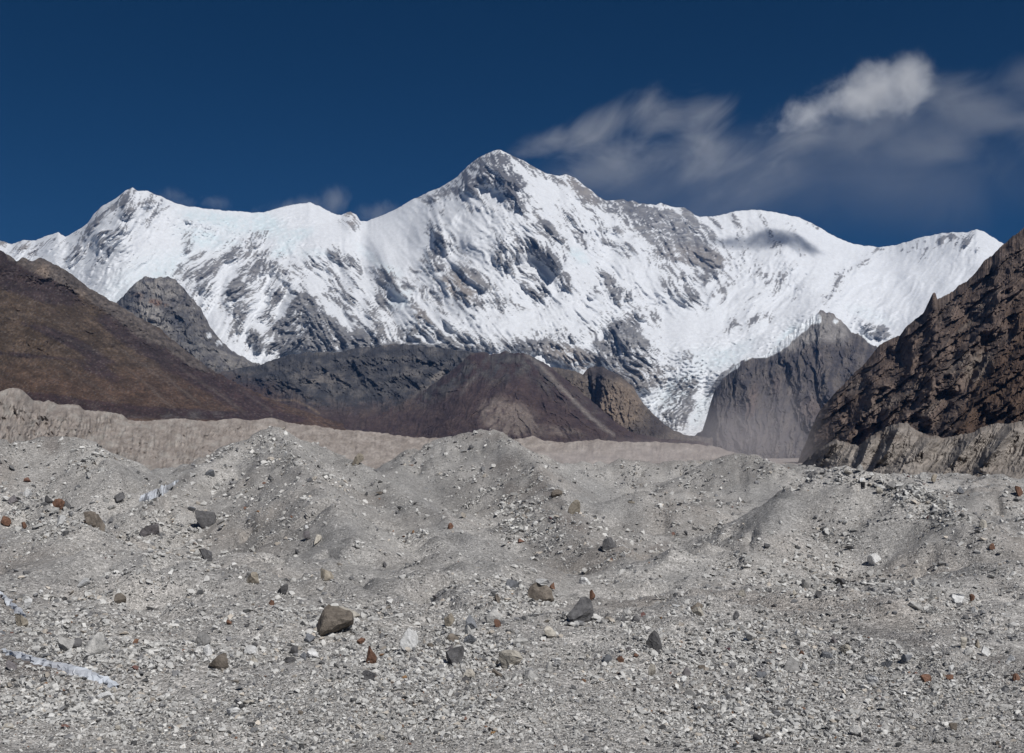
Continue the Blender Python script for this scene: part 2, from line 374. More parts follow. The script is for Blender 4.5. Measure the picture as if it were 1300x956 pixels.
def main_parts(PX, ROW):
    key = PX.shape
    if key in _main_cache: return _main_cache[key]
    wx = 16 * fbm(PX / 70, ROW / 70, 4, 11); wy = 16 * fbm(PX / 70, ROW / 70, 4, 23)
    big = fbm(PX / 130, ROW / 130, 3, 5)
    e1 = PX + 1.6 * wx - .25 * (ROW - 380)               # left wall | main face
    e2 = PX + 1.6 * wx + .55 * (ROW - 400)               # main face | right face and icefall
    wA = 1 - smooth(330, 420, e1); wC = smooth(850, 960, e2); wB = np.clip(1 - wA - wC, 0, 1)
    a = PX + wx; b = ROW + wy
    r1 = np.zeros_like(PX); r2 = r1.copy(); r3 = r1.copy(); st = r1.copy(); spk = r1.copy()
    for w_, k, so in ((wA, .72, 0), (wB, -.72, 7), (wC, .62, 13)):
        m = w_ > 0
        aa = (a + k * (ROW - 340))[m]; bb = b[m]; ww = w_[m]
        r1[m] += ww * ridged(aa / 62, bb / 150, 4, 31 + so)
        r2[m] += ww * ridged(aa / 21, bb / 60, 4, 41 + so)
        r3[m] += ww * ridged(aa / 8, bb / 24, 3, 61 + so)
        st[m] += ww * fbm(aa / 12, bb / 55, 6, 101 + so, .68)
        spk[m] += ww * fbm(aa / 3.4, bb / 11, 3, 112 + so, .75)
    fine = fbm(PX / 5.5, ROW / 4.5, 4, 71, .6)
    spur = seglines(PX + wx * .5, ROW + wy * .5, SPURS_MAIN, 46)
    rough = 0.42 + 0.75 * np.clip(ells(PX, ROW, ROCKS_MAIN), 0, 1.2)
    flat = ells(PX, ROW, [(390, 285, 70, 24, 5, .9), (500, 300, 45, 40, 30, .7), (1000, 300, 70, 34, 0, .5), (1180, 345, 90, 45, 0, .6), (200, 345, 70, 40, -40, .4), (880, 415, 70, 22, 0, .75), (700, 230, 60, 20, 30, .5), (895, 480, 60, 60, 0, .8), (960, 430, 60, 26, -30, .6), (850, 305, 66, 46, 14, .55)])
    rough = rough * (1 - np.clip(flat, 0, .9))
    serac = ells(PX, ROW, [(870, 510, 60, 50, 0, 1), (910, 450, 70, 30, -20, .9), (330, 285, 70, 24, 0, .9), (1000, 430, 40, 24, -40, .9), (240, 285, 40, 24, 10, .6), (380, 315, 50, 14, -10, .7), (830, 440, 30, 20, 0, .5), (1080, 400, 60, 24, 0, .6)])
    out = (a, b, big, r1, r2, r3, fine, spur, rough, serac, st, spk)
    _main_cache[key] = out
    return out
def main_field(PX, ROW, SS):
    a, b, big, r1, r2, r3, fine, spur, rough, serac, st_, spk = main_parts(PX, ROW)
    env = smooth(1.0, 0.9, SS) * .8 + .2
    ser = ridged(PX / 9 + .3 * ROW / 9, ROW / 5, 3, 91)
    st = ells(PX, ROW, [(850, 300, 60, 45, 15, 1), (805, 455, 50, 36, 0, .8)])
    strata = np.abs(((ROW + 2.2 * fbm(PX / 30, ROW / 30, 2, 8)) / 7.0) % 1 - .5) * 2
    return env * (250 * big + .85 * spur + rough * (155 * r1 + 115 * r2 + 66 * r3 + 26 * fine) + 42 * serac * ser + 3 * fine + 10 * st * strata)
def main_colour(PX, ROW, SS):
    a, b, big, r1, r2, r3, fine, spur, rough, serac, st_, spk = main_parts(PX, ROW)
    bias = ells(PX, ROW, ROCKS_MAIN)
    st = st_
    iso = fbm(PX / 10, ROW / 8, 5, 111, .72)
    strata = fbm(PX / 60, (ROW + .15 * PX) / 3.2, 3, 131)
    bias = bias + ells(PX, ROW, SNOW_MAIN)
    near = np.clip(ells(PX, ROW, [(q[0], q[1], q[2] * 1.7 + 4, q[3] * 1.7 + 4, q[4], .55) for q in ROCKS_MAIN]), 0, 1.1)
    v = .5 * (r2 - .42) * (bias > .05) + np.minimum(bias, 1.25) * .95 - .50 + (.26 + .85 * near) * (1 - .30 * np.clip(ells(PX, ROW, [(850, 305, 62, 44, 14, 1)]), 0, 1)) * (1.5 * st + .8 * iso + 1.25 * spk) + .34 * (r3 - .35) + .36 * strata * np.clip(bias, 0, 1.2)
    low = smooth(395, 455, ROW) * smooth(600, 500, PX) * .22
    v = v + low - .25 * serac
    rock = smooth(-.08, .22, v) * .97
    snow = col3((.68, .695, .72), PX) * (1 + .05 * iso[..., None])
    dirty = smooth(-.6, .0, v) * .22
    snow = mixc(snow, col3((.5, .5, .5), PX), dirty)
    ice = np.clip(ells(PX, ROW, ICE_MAIN) * (0.8 + .9 * fbm(PX / 7, ROW / 5, 4, 141)), 0, 1)
    snow = mixc(snow, col3((.56, .66, .69), PX), ice * .7)
    # scattered debris on the icefall
    deb = smooth(.25, .6, fbm(a / 6, ROW / 7, 4, 151, .65)) * np.clip(ells(PX, ROW, [(880, 500, 70, 60, 0, .8), (930, 455, 70, 26, -25, .6), (1000, 428, 50, 16, -40, .6), (880, 440, 60, 20, 0, .5)]), 0, 1)
    snow = mixc(snow, col3((.36, .37, .37), PX), deb * .5)
    rk = mixc(col3((.12, .119, .126), PX), col3((.24, .232, .228), PX), smooth(-.5, .6, iso + .5 * strata))
    dark = np.clip(ells(PX, ROW, [(612, 214, 50, 24, -28, 1), (640, 220, 26, 30, 0, 1), (560, 305, 20, 30, 0, .7), (695, 325, 34, 18, 40, .5), (660, 250, 22, 20, 0, .6), (800, 268, 36, 14, 20, .6)]), 0, 1)
    rk = mixc(rk, col3((.085, .085, .095), PX), dark * .7)
    tan = np.clip(ells(PX, ROW, [(583, 366, 24, 20, 0, 1), (735, 458, 22, 14, 30, .8), (712, 450, 24, 12, 20, .7), (735, 240, 28, 10, 38, .6), (445, 276, 12, 9, 0, .8), (885, 325, 40, 12, 8, .6), (812, 478, 36, 16, 10, .5), (20, 312, 30, 12, 0, .7), (535, 403, 8, 14, -35, .9), (262, 390, 20, 16, 0, .5)]), 0, 1)
    rk = mixc(rk, col3((.27, .235, .205), PX), tan * .8)
    band = ells(PX, ROW, [(850, 305, 62, 46, 12, 1), (805, 455, 46, 36, 0, .7)])
    lines = .5 + .75 * fbm((PX + 2 * ROW) / 34, (ROW - .12 * PX + 3.5 * fbm(PX / 22, ROW / 22, 3, 161)) / 3.0, 4, 162, .6)
    rk = mixc(rk, col3((.46, .46, .47), PX), np.clip(band, 0, 1) * smooth(.52, .85, lines) * smooth(-.6, .35, iso) * .85)
    return np.clip(mixc(snow, rk, rock), .03, .9)
snow_m = tint_mat('snow_and_rock', (40.0, 12.0), .08, .4, 5.0, .8)
relief('snow_mountain', 'snow and ice covered mountain massif with a pointed rocky summit', 'mountain',
       -110, 1400, 1000, 300, SKY_MAIN, [(-120, 420), (100, 420), (300, 485), (600, 485), (800, 560), (960, 560), (1200, 500), (1400, 480)],
       [(-120, 11000), (60, 10400), (168, 9700), (260, 10400), (390, 11000), (460, 11100), (560, 10600), (634, 10150), (760, 10600), (888, 10900), (963, 11100), (1118, 11700), (1240, 11200), (1400, 10800)],
       [(-120, 8600), (300, 7700), (650, 7300), (870, 7200), (1100, 7600), (1400, 8600)],
       1.05, main_field, main_colour, snow_m, jag=(1.6, 12.0), back=(8, 900.0, 1.3), seed=3, grain=.03, shade_smooth=True)

# ------------------------------------------------------------------ middle hills
hill_m = tint_mat('hill_rock', (60.0, 18.0, 7.0), .26, .8, 7.0, .92)
near_m = tint_mat('slope_rock', (40.0, 9.0, 3.0), .26, .8, 3.0, .92)

# grey rock tower left of the valley
def f_knob(PX, ROW, SS):
    a = PX + 8 * fbm(PX / 25, ROW / 25, 3, 2)
    env = smooth(1, .85, SS) * .6 + .4
    strata = np.abs(((ROW - .35 * (PX - 190)) / 9.0 + .6 * fbm(PX / 30, ROW / 30, 3, 4)) % 1 - .5) * 2
    return env * (150 * ridged(a / 34, ROW / 60, 4, 7) + 60 * ridged(a / 9, ROW / 20, 5, 8, .6) + 16 * strata + 25 * fbm(PX / 5, ROW / 5, 4, 9) + 120 * fbm(PX / 60, ROW / 60, 2, 13))
def c_knob(PX, ROW, SS):
    n = fbm(PX / 12, ROW / 9, 5, 21, .6)
    strata = fbm(PX / 70 + ROW / 90, (ROW - .35 * (PX - 190)) / 4.5, 3, 22)
    c = mixc(col3((.105, .1, .105), PX), col3((.2, .185, .17), PX), smooth(-.5, .6, n + .7 * strata))
    pale = np.clip(ells(PX, ROW, [(205, 366, 30, 12, 10, .8), (195, 400, 22, 9, 35, 1), (190, 392, 14, 8, 40, .8), (205, 412, 16, 5, 30, .7), (250, 440, 14, 14, 30, .5), (285, 455, 20, 8, 30, .4)]), 0, 1) * smooth(-.45, .35, n + .2)
    c = mixc(c, col3((.3, .28, .26), PX), pale)
    rust = np.clip(ells(PX, ROW, [(200, 385, 14, 4, 15, 1), (175, 377, 10, 5, 0, .6)]), 0, 1) * smooth(-.2, .4, n)
    c = mixc(c, col3((.19, .12, .09), PX), rust)
    dark = np.clip(ells(PX, ROW, [(160, 382, 12, 10, 0, .8), (222, 405, 18, 10, 10, .6), (240, 430, 20, 14, 40, .5)]), 0, 1)
    c = mixc(c, col3((.075, .078, .088), PX), dark * .8)
    snow = smooth(.2, .5, n + ells(PX, ROW, [(265, 425, 8, 4, 60, .7), (278, 437, 6, 5, 30, .8)]) - .35)
    return np.clip(mixc(c, col3((.75, .77, .8), PX), snow * (ROW < 445)), .03, .85)
relief('rocky_hill', 'layered grey rock tower between the brown left slope and the snow wall', 'hill', 120, 420, 250, 125,
       [(120, 420), (140, 395), (149, 383), (159, 372), (173, 358), (183, 351), (194, 353), (208, 351.5), (221, 353), (232, 364), (242, 376), (256, 393), (266, 414), (277, 428), (294, 445), (311, 455), (332, 464), (370, 478), (420, 500)],
       [(120, 530), (420, 560)], [(120, 6600), (200, 6400), (330, 6600), (420, 6700)], [(120, 5000), (420, 5200)], 1.0, f_knob, c_knob, hill_m, jag=(3.2, 9.0), back=(6, 700, .9), seed=5)

# long dark ridge across the middle
def f_dark(PX, ROW, SS):
    w = 14 * fbm(PX / 40, ROW / 40, 4, 31)
    env = smooth(1, .85, SS) * .7 + .3
    up = smooth(525, 480, ROW)
    return env * (170 * fbm(PX / 70, ROW / 45, 3, 32) + up * 150 * ridged((PX - .5 * ROW + w) / 38, (ROW + w) / 34, 6, 33, .6) + (20 + 25 * up) * ridged(PX / 9, ROW / 12, 3, 34) + 8 * fbm(PX / 4, ROW / 4, 3, 35))
def c_dark(PX, ROW, SS):
    n = fbm(PX / 16, ROW / 10, 5, 41, .6)
    m = fbm((PX + ROW) / 40, ROW / 16, 4, 42)
    rock = mixc(col3((.052, .052, .058), PX), col3((.13, .122, .118), PX), smooth(-.3, .7, n + .3 * m))
    pale = np.clip(ells(PX, ROW, [(415, 484, 26, 7, -10, .9), (400, 478, 30, 9, 10, .6), (545, 487, 22, 6, -40, .9), (555, 478, 14, 4, -40, .6), (380, 505, 36, 4, 15, .4), (590, 470, 22, 4, -35, .6), (520, 470, 16, 9, 20, .4), (450, 500, 20, 4, 0, .3), (500, 438, 16, 2.5, 0, .9)]), 0, 1) * smooth(-.3, .5, n + .15)
    rock = mixc(rock, col3((.2, .18, .165), PX), pale)
    grass = mixc(col3((.062, .043, .044), PX), col3((.09, .066, .06), PX), smooth(-.6, .6, m + .5 * n))
    g = smooth(-12, 16, ROW - interp(PX, [(250, 470), (330, 485), (400, 512), (450, 515), (500, 512), (540, 500), (600, 470), (660, 440)]) + 14 * n)
    c = mixc(rock, grass, g)
    path = np.clip(seglines(PX, ROW, [[(340, 508, 1), (375, 508, 1), (395, 518, 1), (405, 525, 1.2)]], 2.2), 0, 1)
    return np.clip(mixc(c, col3((.24, .18, .13), PX), path * .6), .03, .5)
relief('dark_ridge', 'low dark rocky ridge in front of the snow wall, left of the brown cone', 'hill', 240, 700, 380, 120,
       [(240, 480), (290, 470), (330, 463), (350, 455), (375, 449), (400, 447), (430, 447), (450, 442), (480, 440), (500, 436.5), (517, 437), (558, 441.5), (595, 446), (640, 455), (700, 480)],
       [(240, 565), (700, 572)], [(240, 5600), (500, 5700), (700, 5400)], [(240, 3500), (700, 3600)], .9, f_dark, c_dark, hill_m, jag=(2.2, 12.0), back=(6, 600, .8), seed=6)

# brown conical hill with a pale scree fan
def f_cone(PX, ROW, SS):
    env = smooth(1, .9, SS) * .7 + .3
    sp = seglines(PX, ROW, [[(655, 447, 60), (640, 500, 240), (600, 560, 260)], [(690, 458, 60), (735, 500, 190), (800, 552, 220)], [(655, 450, 40), (690, 520, 120)]], 60)
    k = np.where(PX < 655, .7, -.9)
    return env * (sp + 50 * ridged((PX + k * ROW + 14 * fbm(PX / 30, ROW / 30, 3, 58)) / 22, ROW / 70, 6, 51, .6) + 12 * ridged((PX + k * ROW + 9 * fbm(PX / 20, ROW / 20, 3, 59)) / 9, ROW / 22, 4, 52) + 90 * fbm(PX / 60, ROW / 50, 3, 53) + 8 * fbm(PX / 4, ROW / 4, 3, 54))
def c_cone(PX, ROW, SS):
    n = fbm(PX / 14, ROW / 10, 5, 61, .6)
    k = np.where(PX < 655, .7, -.9)
    st = fbm((PX + k * ROW + 12 * fbm(PX / 24, ROW / 24, 3, 63)) / 10, ROW / 34, 5, 62, .6)
    g = mixc(col3((.055, .038, .04), PX), col3((.086, .06, .055), PX), smooth(-.6, .6, n + .4 * st))
    rock = mixc(col3((.05, .05, .056), PX), col3((.1, .092, .088), PX), smooth(-.4, .5, n))
    up = np.clip(ells(PX, ROW, [(560, 486, 40, 16, -38, 1.1), (600, 462, 44, 16, -22, 1.2), (645, 462, 50, 14, -15, .9), (690, 480, 40, 14, 40, .7), (640, 480, 24, 8, -20, .5), (745, 520, 30, 14, 40, .5)]), 0, 1) * smooth(-.5, .4, n + st)
    c = mixc(g, rock, up)
    fan = np.clip(ells(PX, ROW, [(640, 528, 26, 20, 20, 1.1), (655, 540, 36, 14, 15, .9), (625, 520, 14, 12, 0, .7), (715, 548, 26, 6, 10, .8), (665, 528, 20, 12, 30, .6)]), 0, 1)
    fan = fan * smooth(-.6, .35, st * 1.2 + n * .6 + .1)
    c = mixc(c, col3((.2, .165, .145), PX), fan * .9)
    lines = np.clip(seglines(PX + 3 * n, ROW, [[(668, 450, .6), (690, 468, 1), (720, 500, 1.1), (750, 530, 1), (778, 552, 1)], [(585, 500, .6), (605, 475, .4)]], 4.0), 0, 1)
    c = mixc(c, col3((.25, .22, .2), PX), lines * .75)
    return np.clip(c, .03, .5)
relief('brown_hill', 'brown cone shaped hill with a pale scree fan at its foot', 'hill', 420, 900, 350, 115,
       [(420, 556), (450, 540), (480, 527), (510, 513), (540, 495), (565, 476), (585, 461), (597, 449), (611, 446), (622, 449.5), (640, 446.5), (653, 448.5), (663, 447.5), (678, 453), (697, 465), (712, 476), (740, 500), (775, 530), (800, 548), (830, 556), (900, 562)],
       [(420, 575), (900, 576)], [(420, 3900), (540, 4700), (650, 4900), (800, 4400), (900, 4300)], [(420, 3300), (900, 3300)], .95, f_cone, c_cone, hill_m, jag=(2.8, 9.0), back=(6, 500, .75), seed=7)

# tan cliff knob
def f_cliff(PX, ROW, SS):
    env = smooth(1, .88, SS) * .7 + .3
    gash = seglines(PX, ROW, [[(745, 470, 60), (752, 500, 120), (757, 525, 60)], [(757, 470, 80), (757, 500, 110), (756, 520, 60)]], 7)
    bulge = ells(PX, ROW, [(785, 510, 30, 44, 0, 170), (765, 480, 18, 14, 0, 60), (725, 490, 20, 22, 0, 60)])
    return env * (bulge - gash + 50 * ridged((PX + 4 * fbm(PX / 12, ROW / 12, 3, 70)) / 13, ROW / 45, 6, 71, .6) + 30 * ridged((PX - .3 * ROW) / 8, (ROW + .5 * PX) / 12, 3, 72) + 8 * fbm(PX / 3.5, ROW / 3.5, 3, 73))
def c_cliff(PX, ROW, SS):
    n = fbm(PX / 8, ROW / 10, 5, 81, .6)
    c = mixc(col3((.085, .072, .066), PX), col3((.15, .125, .105), PX), smooth(-.5, .5, n))
    tan = np.clip(ells(PX, ROW, [(785, 520, 28, 26, 10, 1), (795, 500, 20, 22, 30, .6), (730, 500, 12, 18, 30, .4), (770, 535, 18, 12, 0, .6)]), 0, 1)
    c = mixc(c, col3((.225, .175, .135), PX), tan * (.6 + .4 * smooth(-.4, .4, n)))
    dk = np.clip(ells(PX, ROW, [(765, 472, 24, 8, 10, .9), (758, 490, 8, 22, -5, .8), (800, 480, 20, 6, 40, .5), (835, 540, 12, 10, 40, .9), (815, 548, 24, 6, 10, .8)]), 0, 1)
    c = mixc(c, col3((.06, .05, .052), PX), dk * .8)
    line = np.clip(seglines(PX, ROW, [[(744, 478, .7), (752, 505, 1), (757, 525, 1), (772, 548, .8)]], 3.2), 0, 1)
    return np.clip(mixc(c, col3((.23, .2, .18), PX), line * .7), .03, .5)
relief('cliff_hill', 'tan rounded cliff knob with a dark cleft beside the brown cone', 'hill', 680, 905, 210, 105,
       [(680, 480), (697, 466), (715, 467.5), (728, 471), (740, 475), (747, 467), (755, 465), (766, 466), (785, 476), (803, 490), (817, 513), (835, 531), (854, 546), (870, 552), (905, 556)],
       [(680, 575), (905, 576)], [(680, 4950), (760, 5100), (905, 4900)], [(680, 4500), (770, 4350), (905, 3900)], .9, f_cliff, c_cliff, hill_m, jag=(1.5, 8.0), back=(6, 500, .9), seed=8)

# rock peak right of the icefall
def f_peak(PX, ROW, SS):
    env = smooth(1, .88, SS) * .7 + .3
    sp = seglines(PX, ROW, [[(1042, 396, 60), (1040, 440, 200), (1052, 500, 300)], [(1000, 440, 120), (1025, 480, 220), (1032, 520, 200)], [(945, 458, 60), (950, 500, 180), (962, 560, 220)], [(975, 455, 60), (985, 500, 150), (990, 560, 220)], [(1072, 412, 60), (1090, 470, 200)], [(925, 480, 60), (915, 540, 160)]], 30)
    w = 6 * fbm(PX / 20, ROW / 20, 3, 90)
    return env * (sp + 110 * ridged((PX + w) / 26, ROW / 70, 6, 91, .6) + 45 * ridged((PX + w) / 9, ROW / 34, 3, 92) + 7 * np.abs(((ROW + .3 * PX) / 8 + .5 * fbm(PX / 20, ROW / 20, 2, 96)) % 1 - .5) + 10 * fbm(PX / 4, ROW / 4, 3, 93))
def c_peak(PX, ROW, SS):
    n = fbm(PX / 10, ROW / 12, 5, 101, .6)
    st = fbm((PX + .2 * ROW) / 7, ROW / 40, 4, 102)
    c = mixc(col3((.07, .064, .07), PX), col3((.135, .118, .108), PX), smooth(-.5, .6, .6 * n + .7 * st))
    top = np.clip(ells(PX, ROW, [(1042, 412, 26, 18, 20, 1), (1025, 425, 26, 12, -35, .9), (1062, 420, 18, 14, 30, .8), (1000, 436, 24, 8, -35, .7)]), 0, 1)
    c = mixc(c, col3((.25, .235, .225), PX), top * smooth(-.5, .3, n + .3))
    lines = np.clip(seglines(PX + 4 * n, ROW, [[(1012, 437, .7), (1040, 450, 1), (1048, 475, .6)], [(1000, 465, .7), (1022, 490, 1), (1035, 510, 1)], [(950, 500, .5), (958, 540, .5)]], 4), 0, 1)
    c = mixc(c, col3((.19, .165, .155), PX), lines * .6)
    tan = np.clip(ells(PX, ROW, [(955, 510, 6, 22, 12, .8), (985, 490, 5, 14, 10, .5), (1030, 520, 14, 14, 30, .6)]), 0, 1)
    c = mixc(c, col3((.17, .12, .1), PX), tan * .6)
    snow = smooth(.1, .35, n * .5 - .35 + ells(PX, ROW, [(1037, 406, 6, 7, 0, .9), (1000, 428, 34, 8, -38, 1.1), (970, 447, 24, 6, -15, 1.0), (1022, 412, 16, 6, -40, .9), (1060, 408, 5, 4, 30, .7), (930, 468, 20, 4, -35, .7), (1094, 422, 10, 4, 40, .9), (1104, 432, 8, 4, 50, .9)]))
    return np.clip(mixc(c, col3((.76, .79, .82), PX), snow), .03, .85)
relief('rock_peak', 'dark rock peak with a pale grey top rising right of the icefall', 'hill', 880, 1180, 260, 165,
       [(880, 556), (892, 546), (900, 518), (908, 495), (918, 480), (934, 464), (946, 455), (955, 455), (971, 451), (992, 433), (1017, 412), (1034, 399), (1042, 394), (1059, 400), (1072, 410), (1080, 421), (1097, 425), (1107, 437), (1130, 450), (1180, 470)],
       [(880, 590), (1180, 600)], [(880, 5800), (960, 6100), (1042, 6600), (1180, 6500)], [(880, 4500), (1180, 4300)], .9, f_peak, c_peak, hill_m, jag=(3.6, 10.0), back=(6, 700, .9), seed=9)

# ------------------------------------------------------------------ near slopes on both sides
def f_left(PX, ROW, SS):
    w = 22 * fbm(PX / 80, ROW / 60, 4, 110)
    a = ROW - .48 * PX + w          # across the diagonal slope lines
    up = np.clip(ells(PX, ROW, [(60, 340, 60, 20, 25, 1), (120, 375, 50, 18, 32, 1), (180, 415, 40, 20, 30, 1), (250, 455, 50, 18, 30, .9)]), 0, 1)
    env = smooth(1, .9, SS) * .75 + .25
    return env * (70 * fbm(PX / 110, ROW / 60, 3, 111) + 18 * ridged(a / 26, PX / 160, 6, 112, .6) + 5 * ridged(a / 7, PX / 60, 3, 113)
                  - 16 * seglines(PX + 6 * fbm(PX / 20, ROW / 20, 3, 118), ROW, [[(60, 400, .2), (130, 440, 1), (200, 490, .8)], [(150, 420, .2), (220, 468, 1), (290, 515, .8)], [(200, 430, .2), (270, 482, 1), (330, 520, .6)], [(20, 430, .2), (90, 470, .9), (140, 505, .6)], [(250, 470, .2), (310, 505, 1), (350, 525, .5)]], 9) + up * (45 * ridged((PX + .4 * w) / 20, (ROW - .3 * PX) / 14, 6, 114, .6) + 12 * fbm(PX / 4, ROW / 3, 3, 115)) + 7 * fbm(PX / 6, ROW / 3.4, 5, 116, .65))
def c_left(PX, ROW, SS):
    n = fbm(PX / 26, ROW / 12, 5, 121, .6)
    w = 22 * fbm(PX / 80, ROW / 60, 4, 110)
    a2 = ROW - .48 * PX + w
    st = fbm(a2 / 9, PX / 60, 5, 122, .6)
    st2 = fbm(a2 / 2.4, PX / 26, 4, 127, .7)
    olive = mixc(col3((.062, .044, .032), PX), col3((.112, .08, .058), PX), smooth(-.6, .6, n + .6 * st + .8 * st2))
    purp = mixc(col3((.042, .03, .032), PX), col3((.06, .042, .042), PX), smooth(-.5, .5, n))
    dk = ells(PX, ROW, [(40, 362, 60, 16, 18, 1.2), (20, 335, 30, 16, 20, 1.0), (70, 425, 40, 7, 22, .8), (110, 445, 40, 8, 28, .8), (125, 470, 30, 8, 25, .7), (160, 420, 40, 10, 28, 1.0), (200, 445, 60, 13, 28, 1.0), (260, 480, 60, 14, 25, .9), (320, 515, 50, 12, 20, .7), (60, 395, 40, 4, 15, .3), (60, 507, 60, 7, 8, 1.0), (150, 520, 70, 8, 6, 1.1), (240, 525, 70, 6, 3, 1.0), (40, 452, 50, 3, 5, .6), (330, 530, 60, 6, 2, .9)])
    c = mixc(olive, purp, smooth(.2, .8, dk * 1.05 + .5 * st + .2 * n + .3 * st2 + .02))
    red = smooth(440, 500, ROW + 14 * n)
    c = c * (1 + red[..., None] * np.array((.02, -.10, -.10)))
    pale = np.clip(seglines(PX + 4 * n, ROW, [[(190, 460, .3), (230, 495, .8), (252, 512, .5)], [(140, 435, .3), (180, 462, .7), (215, 488, .4)], [(270, 490, .3), (300, 515, .5)], [(85, 430, .2), (130, 450, .5)], [(210, 455, .3), (285, 505, .8), (310, 525, .4)], [(60, 455, .2), (120, 490, .5), (150, 512, .3)], [(165, 470, .2), (200, 500, .7), (222, 520, .4)], [(300, 492, .2), (345, 522, .7)], [(20, 398, .5), (90, 412, .2)]], 3.0), 0, 1)
    c = mixc(c, col3((.145, .118, .105), PX), pale * .75)
    grey = np.clip(ells(PX, ROW, [(235, 527, 70, 5, 0, .9), (120, 520, 40, 6, 20, .4)]), 0, 1) * smooth(-.2, .4, n)
    c = mixc(c, col3((.1, .095, .095), PX), grey * .7)
    up = np.clip(ells(PX, ROW, [(60, 338, 50, 14, 22, 1), (110, 362, 44, 14, 32, 1.1), (150, 392, 36, 12, 32, 1), (185, 420, 30, 12, 32, .8), (25, 325, 18, 8, 20, .8), (240, 452, 40, 10, 32, .8)]), 0, 1)
    rn = fbm(PX / 9, (ROW - .3 * PX) / 5, 5, 125, .6)
    rock = mixc(col3((.075, .062, .058), PX), col3((.16, .135, .12), PX), smooth(-.5, .6, rn))
    tan = np.clip(ells(PX, ROW, [(55, 345, 9, 9, -30, 1), (105, 380, 10, 8, 10, .9), (100, 372, 8, 5, 0, .6)]), 0, 1)
    rock = mixc(rock, col3((.235, .185, .15), PX), tan)
    c = mixc(c, rock, smooth(.2, .75, up + .25 * rn))
    scrub = smooth(.22, .42, fbm(PX / 3.2, ROW / 1.7, 3, 128, .7) + .25 * st) * (1 - smooth(.2, .7, up))
    c = mixc(c, col3((.032, .026, .026), PX), scrub * .5)
    stone = smooth(.34, .5, fbm(PX / 2.6 + 50, ROW / 1.6, 2, 129, .7) + .2 * n)
    c = mixc(c, col3((.17, .15, .135), PX), stone * .4)
    return np.clip(c, .02, .5)
relief('left_hillside', 'smooth brown grassy hillside with a rocky crest on the left', 'hill', -140, 470, 400, 165,
       [(-140, 250), (-60, 285), (0, 317), (8, 322), (21, 331), (29, 327), (41, 331), (52, 327), (69, 335), (90, 347), (111, 364), (138, 380), (152, 388), (173, 401), (201, 416), (221, 433), (245, 452), (263, 466), (294, 483), (322, 497), (363, 514), (405, 528), (440, 540), (470, 552)],
       [(-140, 555), (0, 560), (470, 572)], [(-140, 1700), (0, 2300), (150, 2900), (263, 3300), (405, 4000), (470, 4200)], [(-140, 900), (0, 1050), (200, 1400), (405, 3200), (470, 3500)], .9, f_left, c_left, near_m, jag=(2.4, 9.0), back=(6, 500, .7), seed=10, grain=.55)

def f_right(PX, ROW, SS):
    w = 12 * fbm(PX / 40, ROW / 40, 4, 130)
    a = PX + .75 * (ROW - 400) + w        # gullies fall down to the left
    env = smooth(1, .93, SS) * .75 + .25
    big = seglines(PX + w, ROW + w, [[(1184, 376, 60), (1150, 470, 110), (1060, 560, 90)], [(1240, 345, 60), (1190, 450, 120), (1130, 520, 110)], [(1300, 300, 60), (1250, 420, 110), (1180, 500, 110), (1140, 560, 80)], [(1101, 458, 30), (1060, 520, 60), (1025, 580, 40)], [(1370, 360, 80), (1290, 470, 120), (1215, 540, 100)], [(1300, 400, 60), (1262, 470, 100), (1215, 545, 100)]], 34)
    c1 = (ROW + .78 * PX + 9 * fbm(PX / 30, ROW / 30, 4, 136)) / 26; c2 = (ROW + .66 * PX + 7 * fbm(PX / 16, ROW / 16, 4, 137)) / 9.5
    slab = 26 * (c1 % 1) * smooth(-.5, .3, fbm(PX / 36, ROW / 36, 2, 138)) + 10 * (c2 % 1) * smooth(-.4, .3, fbm(PX / 22, ROW / 22, 2, 139))
    sc = interp(PX, [(1000, 1.25), (1300, .85), (1450, .7)])
    return env * sc * (.75 * big + 48 * ridged(a / 44, ROW / 130, 5, 131, .5) + 9 * ridged((a + .6 * w) / 15, (ROW - .5 * PX) / 60, 4, 132) + slab + 4 * ridged(PX / 6, ROW / 6, 3, 133) + 3 * fbm(PX / 3, ROW / 3, 3, 134))
